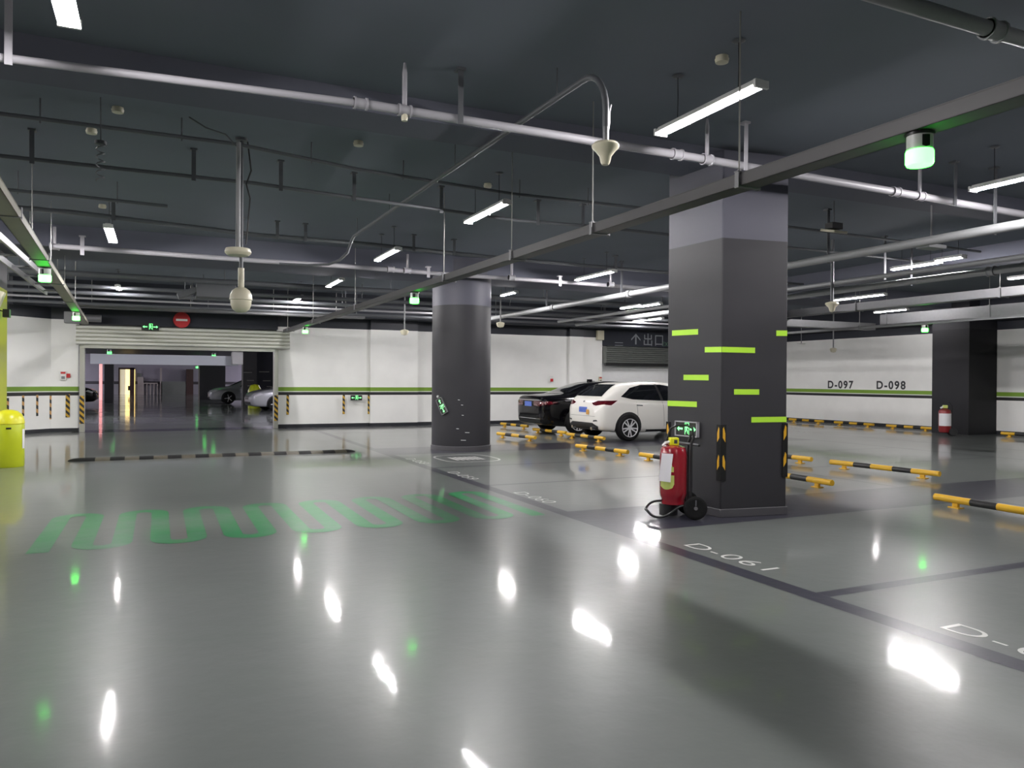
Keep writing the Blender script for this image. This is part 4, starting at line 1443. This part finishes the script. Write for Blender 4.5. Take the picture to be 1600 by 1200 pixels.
class Car:
    def __init__(self, name, label, loc, rz, stations, paint_m, cat='car'):
        self.t = thing(name, label, cat, loc, rz)
        b = body_mesh(stations)
        self.body = b.obj('body', M[paint_m], self.t, sharp=60)
        self.bvh = BVHTree.FromPolygons([tuple(v) for v in b.v], b.f)

    def decal(self, name, poly, view, m, off=0.004, mirror=False, parent=None, step=0.06):
        """a panel following the body: poly in (x,z) for side views, (y,z) for rear or front, (x,y) from above"""
        bm = bmesh.new()
        vs = [bm.verts.new((p[0], p[1], 0)) for p in poly]
        bm.faces.new(vs)
        bmesh.ops.triangulate(bm, faces=bm.faces[:])
        for _ in range(5):
            es = [e for e in bm.edges if e.calc_length() > step]
            if not es:
                break
            bmesh.ops.subdivide_edges(bm, edges=es, cuts=1)
            bmesh.ops.triangulate(bm, faces=bm.faces[:])
        out = MB()
        bm.verts.index_update()
        for v in bm.verts:
            a, c = v.co.x, v.co.y
            if view == 'side':
                o, d = Vector((a, -3, c)), Vector((0, 1, 0))
            elif view == 'oside':
                o, d = Vector((a, 3, c)), Vector((0, -1, 0))
            elif view == 'rear':
                o, d = Vector((-2, a, c)), Vector((1, 0, 0))
            elif view == 'front':
                o, d = Vector((8, a, c)), Vector((-1, 0, 0))
            else:
                o, d = Vector((a, c, 4)), Vector((0, 0, -1))
            hit, nrm, _, _ = self.bvh.ray_cast(o, d)
            if hit is None:
                hit, nrm, _, _ = self.bvh.find_nearest(o + d*2.5)
            if nrm.dot(d) > 0:
                nrm = -nrm
            out.v.append(hit + nrm*off)
        for f in bm.faces:
            out.face([v.index for v in f.verts])
        bm.free()
        o = out.obj(name, M[m] if isinstance(m, str) else m, parent or self.t, sharp=80)
        if mirror:
            self.decal(name, [(-p[0], p[1]) for p in poly] if view in ('rear', 'front') else poly, {'side': 'oside'}.get(view, view), m, off, False, parent, step)
        return o

    def wheel(self, x, y, r, spokes=10):
        s = -1 if y < 0 else 1
        w = MB()
        wd = 0.205
        w.lathe([(r*0.66, -wd/2), (r*0.9, -wd/2), (r, -wd*0.32), (r, wd*0.32), (r*0.9, wd/2), (r*0.66, wd/2)], (x, y, r), n=36, axis='y')
        wo = w.obj('wheel', M['rubber'], self.t)
        rm = MB()
        yo = y + s*wd*0.42
        rm.lathe([(r*0.68, -0.012), (r*0.70, 0.04), (r*0.66, 0.04), (r*0.64, -0.012)], (x, yo, r), n=36, axis='y')
        rm.lathe([(0, -0.02), (0.05, -0.02), (0.055, 0.02), (0, 0.02)], (x, yo, r), n=20, axis='y')
        for k in range(spokes):
            a = 2*PI*k/spokes + (0.1 if k % 2 else -0.1)
            rm.bar((x+math.cos(a)*0.03, yo, r+math.sin(a)*0.03), (x+math.cos(a)*r*0.67, yo, r+math.sin(a)*r*0.67), 0.034, 0.034)
        rm.obj('rim', M['alloy'], wo)
        d = MB()
        d.lathe([(0.0, 0), (r*0.66, 0)], (x, y + s*wd*0.33, r), n=30, axis='y')
        d.obj('brake_shadow_plate', M['trim_black'], wo)
        return wo

    def arch(self, x, r, y_side):
        pts = [(x+math.cos(a)*r, 0.34+math.sin(a)*r) for a in [PI*k/14 for k in range(15)]]
        pts = [(x+r, 0.22)] + pts + [(x-r, 0.22)]
        self.decal('wheel_arch', pts, 'side' if y_side < 0 else 'oside', 'trim_black', 0.003)


HATCH = [(0.00, .40, .80, .70, .60, .50), (0.05, .30, .95, .82, .76, .62), (0.16, .25, 1.08, .93, .85, .68), (0.40, .22, 1.26, .98, .885, .65), (0.72, .20, 1.41, .99, .895, .60),
         (1.2, .2, 1.455, .98, .9, .61), (1.9, .2, 1.46, .95, .9, .62), (2.4, .2, 1.42, .93, .9, .60), (2.9, .2, 1.24, .92, .895, .62), (3.3, .2, 1.03, .90, .89, .70), (3.8, .2, .95, .84, .885, .72),
         (4.2, .22, .84, .75, .84, .68), (4.4, .28, .70, .62, .70, .55), (4.46, .40, .62, .55, .5, .4)]
SEDAN = [(0.00, .42, .88, .80, .62, .52), (0.05, .32, 1.00, .92, .79, .64), (0.16, .26, 1.06, .98, .86, .70), (0.50, .22, 1.09, 1.00, .92, .70), (0.85, .20, 1.13, 1.00, .93, .66), (1.25, .20, 1.29, 1.00, .935, .60),
         (1.75, .2, 1.43, .99, .94, .60), (2.4, .2, 1.465, .97, .94, .61), (2.95, .2, 1.43, .95, .94, .60), (3.5, .2, 1.22, .94, .93, .64), (3.9, .2, 1.03, .92, .925, .72), (4.4, .2, .96, .86, .915, .74),
         (4.8, .22, .84, .76, .86, .68), (4.95, .30, .70, .62, .72, .55), (5.0, .42, .62, .55, .5, .4)]

# white hatchback, tail towards the lane
wc = Car('hatchback_car', 'white hatchback parked tail out between the two pillars', (9.72, 16.85, 0), 0.0, HATCH, 'car_white')
wc.decal('rear_window', [(-0.60, 1.09), (0.60, 1.09), (0.56, 1.20), (0.46, 1.385), (-0.46, 1.385), (-0.56, 1.20)], 'rear', 'glass_dark', 0.006)
wc.decal('side_window', [(0.62, 1.085), (0.95, 1.02), (1.65, 0.99), (2.55, 0.965), (2.95, 0.965), (2.62, 1.17), (2.25, 1.33), (1.9, 1.385), (1.3, 1.38), (0.95, 1.30)], 'side', 'glass_dark', 0.006, mirror=True)
wc.decal('door_pillar', [(1.78, 0.985), (1.86, 0.98), (1.76, 1.39), (1.70, 1.39)], 'side', 'trim_black', 0.009, mirror=True)
wc.decal('tail_lamp', [(0.40, 0.93), (0.62, 0.985), (0.82, 0.99), (0.80, 0.90), (0.62, 0.865), (0.48, 0.885)], 'rear', 'tail_red', 0.007, mirror=True)
wc.decal('tail_lamp', [(0.10, 0.90), (0.30, 0.88), (0.42, 0.95), (0.50, 0.995), (0.20, 0.985), (0.10, 0.98)], 'side', 'tail_red', 0.007, mirror=True)
wc.decal('plate_recess', [(-0.34, 0.66), (0.34, 0.66), (0.30, 0.865), (-0.30, 0.865)], 'rear', 'car_white', 0.003)
wc.decal('number_plate', [(-0.24, 0.69), (0.16, 0.69), (0.16, 0.82), (-0.24, 0.82)], 'rear', 'plate_blue', 0.012)
wc.decal('sticker', [(-0.34, 0.64), (-0.20, 0.64), (-0.20, 0.76), (-0.34, 0.76)], 'rear', 'plate_amber', 0.014)
wc.decal('badge', [(0.0+0.045*math.cos(2*PI*k/12), 0.955+0.022*math.sin(2*PI*k/12)) for k in range(12)], 'rear', 'galv_dull', 0.008, step=0.2)
wc.decal('bumper_valance', [(-0.66, 0.26), (0.66, 0.26), (0.70, 0.36), (0.50, 0.44), (-0.50, 0.44), (-0.70, 0.36)], 'rear', 'trim_black', 0.006)
wc.decal('reflector', [(0.52, 0.47), (0.70, 0.49), (0.66, 0.52), (0.54, 0.51)], 'rear', 'trim_black', 0.007, mirror=True)
wc.decal('tailgate_seam', [(-0.62, 0.60), (0.62, 0.60), (0.62, 0.606), (-0.62, 0.606)], 'rear', 'trim_black', 0.003, step=0.1)
for xs in (1.08, 1.86, 2.98):
    wc.decal('door_seam', [(xs, 0.34), (xs+0.008, 0.34), (xs+0.008-0.05, 0.96), (xs-0.05, 0.96)], 'side', 'trim_black', 0.003, step=0.1)
wc.decal('sill', [(1.32, 0.22), (3.25, 0.22), (3.25, 0.275), (1.32, 0.275)], 'side', 'trim_black', 0.004, mirror=True)
wc.decal('door_handle', [(1.02, 0.865), (1.2, 0.86), (1.2, 0.885), (1.02, 0.89)], 'side', 'chrome', 0.012)
wc.decal('door_handle', [(1.95, 0.845), (2.13, 0.84), (2.13, 0.865), (1.95, 0.87)], 'side', 'chrome', 0.012)
for x in (0.80, 3.50):
    for s in (-1, 1):
        wc.arch(x, 0.375, s)
        wc.wheel(x, s*0.835, 0.325)
MB().tube([(-0.03, -0.48, 0.30), (0.12, -0.48, 0.30)], 0.04, 14).obj('exhaust_tip', M['chrome'], wc.t)
MB().tube([(-0.03, 0.48, 0.30), (0.12, 0.48, 0.30)], 0.04, 14).obj('exhaust_tip', M['chrome'], wc.t)
MB().bar((0.24, 0.0, 1.13), (0.52, 0.28, 1.36), 0.014, 0.014).obj('rear_wiper', M['trim_black'], wc.t)
MB().box((2.75, -0.98, 1.0), (0.14, 0.18, 0.12)).obj('mirror', M['car_white'], wc.t, bevel=0.03)
MB().box((2.75, 0.98, 1.0), (0.14, 0.18, 0.12)).obj('mirror', M['car_white'], wc.t, bevel=0.03)

# black sedan beyond it
bc = Car('sedan_car', 'black sedan parked beyond the white hatchback', (9.42, 19.35, 0), 0.0, SEDAN, 'car_black')
bc.decal('rear_window', [(0.78, -0.60), (1.62, -0.50), (1.62, 0.50), (0.78, 0.60)], 'top', 'glass_dark', 0.006)
bc.decal('side_window', [(1.05, 1.07), (1.7, 1.03), (3.35, 1.0), (3.0, 1.22), (2.55, 1.38), (2.1, 1.40), (1.6, 1.33)], 'side', 'glass_dark', 0.006, mirror=True)
bc.decal('trunk_chrome', [(-0.72, 0.925), (0.72, 0.925), (0.72, 0.945), (-0.72, 0.945)], 'rear', 'chrome', 0.007)
bc.decal('tail_lamp', [(0.34, 0.79), (0.60, 0.77), (0.80, 0.80), (0.84, 0.90), (0.34, 0.905)], 'rear', 'tail_red', 0.008, mirror=True)
bc.decal('tail_lamp', [(0.06, 0.81), (0.30, 0.83), (0.46, 0.885), (0.20, 0.91), (0.08, 0.90)], 'side', 'tail_red', 0.008, mirror=True)
bc.decal('number_plate', [(-0.22, 0.76), (0.22, 0.76), (0.22, 0.89), (-0.22, 0.89)], 'rear', 'plate_blue', 0.012)
bc.decal('bumper_trim', [(-0.68, 0.42), (0.68, 0.42), (0.68, 0.435), (-0.68, 0.435)], 'rear', 'chrome', 0.008)
bc.decal('bumper_valance', [(-0.68, 0.30), (0.68, 0.30), (0.68, 0.40), (-0.68, 0.40)], 'rear', 'trim_black', 0.006)
for x in (1.05, 3.95):
    for s in (-1, 1):
        bc.arch(x, 0.39, s)
        bc.wheel(x, s*0.875, 0.335)
fin = MB()
fin.prism([(1.88, -0.02), (2.14, -0.03), (2.14, 0.03), (1.88, 0.02)], 1.43, 1.47)
fin.prism([(1.88, -0.012), (2.06, -0.014), (2.06, 0.014), (1.88, 0.012)], 1.47, 1.52)
fin.obj('shark_fin', M['car_black'], bc.t, bevel=0.01)
MB().box((3.1, -1.0, 1.03), (0.14, 0.18, 0.12)).obj('mirror', M['car_black'], bc.t, bevel=0.03)

# ------------------------------------------------------------------ the hall beyond the gate
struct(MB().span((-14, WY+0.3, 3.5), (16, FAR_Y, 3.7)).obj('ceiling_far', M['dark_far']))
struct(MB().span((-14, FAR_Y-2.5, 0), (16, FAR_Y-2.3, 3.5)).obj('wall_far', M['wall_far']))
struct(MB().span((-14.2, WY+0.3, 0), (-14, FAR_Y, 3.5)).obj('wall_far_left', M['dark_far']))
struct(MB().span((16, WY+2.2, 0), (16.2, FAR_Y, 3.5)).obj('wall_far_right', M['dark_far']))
FW = FAR_Y-2.5


def far_box(x0, x1, y0, y1, y, d, m, name):
    """a box standing at distance y, its outline surveyed from the photo"""
    a, c = at(x0, y0, y=y), at(x1, y1, y=y)
    return MB().span((a.x, y, c.z if abs(c.z) > 0.12 else 0), (c.x, y+d, a.z)).obj(name, M[m])


a = far_box(141, 372, 552.5, 571.5, 38, 0.5, 'duct_white', 'ceiling_duct')
tag(a, 'wide pale air duct across the hall beyond the gate', 'duct')
p = at(370, 560, y=37.9)
o = MB().box((0, 0, 0), (0.5, 0.3, 0.6)).obj('duct_fan', M['white_plastic'], loc=(p.x, 37.7, p.z), bevel=0.05)
tag(o, 'white fan housing at the right end of the pale duct', 'fan')
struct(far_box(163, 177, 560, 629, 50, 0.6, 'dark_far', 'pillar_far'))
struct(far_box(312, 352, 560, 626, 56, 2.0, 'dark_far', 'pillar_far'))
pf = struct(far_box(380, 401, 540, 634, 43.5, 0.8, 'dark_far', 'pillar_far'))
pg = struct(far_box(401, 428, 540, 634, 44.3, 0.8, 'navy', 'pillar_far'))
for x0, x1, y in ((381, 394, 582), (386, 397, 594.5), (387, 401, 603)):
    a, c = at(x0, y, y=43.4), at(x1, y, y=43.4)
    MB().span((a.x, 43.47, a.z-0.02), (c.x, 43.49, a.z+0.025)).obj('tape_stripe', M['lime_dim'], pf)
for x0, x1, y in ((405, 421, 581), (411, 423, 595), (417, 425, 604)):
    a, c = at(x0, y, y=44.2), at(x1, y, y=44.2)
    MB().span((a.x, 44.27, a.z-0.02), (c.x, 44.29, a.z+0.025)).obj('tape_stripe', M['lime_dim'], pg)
p0, p1 = at(157.5, 572, y=58), at(157.5, 617, y=58)
o = MB().cyl((0, 0, 0), (0, 0, p0.z+0.2), 0.09, 16).obj('light_column', M['pink'], loc=(p0.x, 58, 0))
tag(o, 'glowing pink light column beyond the gate', 'lamp')
# lit doorway at the far wall
dr = struct(MB().span((0, -0.1, 0), (0.01, 0, 0.01)).obj('door_1', M['frame_brown'], loc=(at(185, 600, y=FW).x, FW, 0)))
xa, xb = at(185, 600, y=FW).x, at(210, 600, y=FW).x
for q in ((xa, xa+0.12), (xb-0.36, xb)):
    MB().span((q[0]-xa, -0.12, 0), (q[1]-xa, 0, 2.35)).obj('door_frame', M['frame_brown'], dr)
MB().span((0, -0.12, 2.2), (xb-xa, 0, 2.35)).obj('door_frame', M['frame_brown'], dr)
MB().span((0.12, -0.05, 0), (0.55, -0.03, 2.2)).obj('glowing_door_leaf', emit('glowing_door_leaf', (0.9, 0.75, 0.4), 0.3), dr)  # door leaf glows by itself, standing in for light from the room
MB().span((0.55, -0.04, 0), (1.3, -0.02, 2.2)).obj('lit_room', M['warm'], dr)
MB().span((0.75, -0.10, 0.35), (1.05, -0.06, 0.75)).obj('lit_room_chair', M['dark_far'], dr)
for x0, x1, y0, y1, m, name, lab, cat in (
        (214, 221, 583, 590, 'grey_panel', 'notice_sign', 'small grey notice board beside the far lit doorway', 'board'),
        (215, 224, 589, 616, 'pale_panel', 'cabinet', 'pale pedestal cabinet right of the far lit doorway', 'cabinet'),
        (252, 290, 596, 616, 'grey_panel', 'partition_screen', 'grey green partition screen along the far wall', 'screen'),
        (250, 253, 575, 616, 'pale_panel', 'partition_post', 'pale post beside the far partition screen', 'post'),
        (291, 302, 577, 616, 'frame_brown', 'vending_cabinet', 'dark red cabinet near the right end of the far wall', 'cabinet')):
    tag(far_box(x0, x1, y0, y1, FW-0.08 if name == 'notice_sign' else FW-0.6, 0.06 if name == 'notice_sign' else 0.5, m, name), lab, cat)
# counter with bars
a, c = at(224, 598, y=FW-1.0), at(246, 616, y=FW-1.0)
ct = thing('counter', 'low barred counter in front of the far wall', 'counter', (a.x, FW-1.0, 0))
MB().span((0, 0, a.z-0.1), (c.x-a.x, 0.5, a.z)).obj('top', M['pale_panel'], ct)
for k in range(5):
    x = (c.x-a.x)*k/4
    MB().span((x-0.04, 0, 0), (x+0.04, 0.08, a.z-0.1)).obj('post', M['pale_panel'], ct)
for i, (px, py, zz, lab) in enumerate(((171, 551, 2.75, 'upper left green beacon beyond the gate'), (176, 557, 2.75, 'second green beacon at the left beyond the gate'), (167, 577, 2.5, 'lower left green beacon beyond the gate'),
                                   (320, 560, 2.75, 'middle right green beacon beyond the gate'), (334, 556, 2.75, 'upper right green beacon beyond the gate'), (308, 575, 2.5, 'lower right green beacon beyond the gate'))):
    p = at(px, py, z=zz)
    if p.y > 36 and p.y < 39:
        p = at(px, py, y=36)
    if p.y > FW-1:
        p = at(px, py, y=FW-2)
    beacon(p.x, p.y, lab, z=p.z+0.13*(2 if p.y > 55 else 1.4), s=1.5, bm='beacon_far')

sc = Car('sedan_car', 'silver sedan side on beyond the gate, partly behind a dark pillar', (at(328, 628, y=47.0).x+4.95, 47.9, 0), PI, SEDAN, 'car_silver')
sc2 = Car('sedan_car', 'silver car nose at the right gate post beyond the gate', (at(391, 640, y=36.5).x+4.85, 37.4, 0), PI+0.12, SEDAN, 'car_silver')
dk_ = Car('sedan_car', 'dark car beyond the gate at the left beside the pink light column', (at(147, 632, y=45).x-4.9, 46.0, 0), 0, SEDAN, 'car_black')
for c_ in (sc, sc2, dk_):
    c_.decal('side_window', [(1.05, 1.07), (1.7, 1.03), (3.35, 1.0), (3.0, 1.22), (2.55, 1.38), (2.1, 1.40), (1.6, 1.33)], 'side', 'glass_dark', 0.006, mirror=True)
    c_.decal('windscreen', [(3.05, -0.55), (3.75, -0.66), (3.75, 0.66), (3.05, 0.55)], 'top', 'glass_dark', 0.006)
    c_.decal('headlamp', [(0.42, 0.66), (0.70, 0.68), (0.78, 0.80), (0.48, 0.78)], 'front', 'lens_clear', 0.008, mirror=True)
    c_.decal('headlamp', [(4.5, 0.76), (4.8, 0.66), (4.86, 0.72), (4.6, 0.83)], 'side', 'lens_clear', 0.008, mirror=True)
    c_.decal('grille', [(-0.34, 0.52), (0.34, 0.52), (0.36, 0.66), (-0.36, 0.66)], 'front', 'trim_black', 0.008)
    c_.decal('lower_grille', [(-0.6, 0.32), (0.6, 0.32), (0.6, 0.42), (-0.6, 0.42)], 'front', 'trim_black', 0.008)
    for x in (1.05, 3.95):
        for s in (-1, 1):
            c_.arch(x, 0.39, s)
            c_.wheel(x, s*0.875, 0.335, 5)
lb = MB().lathe([(0.0, 0.0), (0.32, 0.0), (0.32, 0.9), (0.2, 1.15), (0.0, 1.2)], n=24).obj('litter_bin', M['bin'], loc=(at(398, 620, y=40).x, 40.0, 0))
tag(lb, 'lime litter bin half behind the silver car nose beyond the gate', 'bin')
for x, y, in ((-5.2, 30.0), (7.6, 30.0), (-9.5, 46.0), (11.0, 48.0), (-10.0, 60.0), (11.0, 62.0), (-11.0, 71.0), (12.0, 71.0)):  # added lamps, out of sight beside the opening, to light the far hall
    lm = MB().box((0, 0, 0), (0.10, 1.2, 0.04)).obj('ceiling_lamp', emit('far_fill_lamp_%d' % int(y), (0.95, 0.90, 1.0), 900.0), loc=(x, y, 3.44))  # added fill lamp, out of sight
    tag(lm, 'unseen lamp added to light the hall beyond the gate', 'lamp', 'added lamps beyond the gate')

# ------------------------------------------------------------------ world and view
w = bpy.data.worlds.new('world')
SC.world = w
w.use_nodes = True
w.node_tree.nodes['Background'].inputs[0].default_value = (0.7, 0.72, 0.8, 1)
w.node_tree.nodes['Background'].inputs[1].default_value = 0.0
SC.view_settings.view_transform = 'Standard'
SC.view_settings.look = 'None'
SC.view_settings.gamma = 1.0
SC.view_settings.use_curve_mapping = False
SC.view_settings.exposure = 0.50
SC.cycles.max_bounces = 8
SC.cycles.sample_clamp_indirect = 6.0
SC.cycles.use_denoising = True
SC.cycles.use_light_tree = True
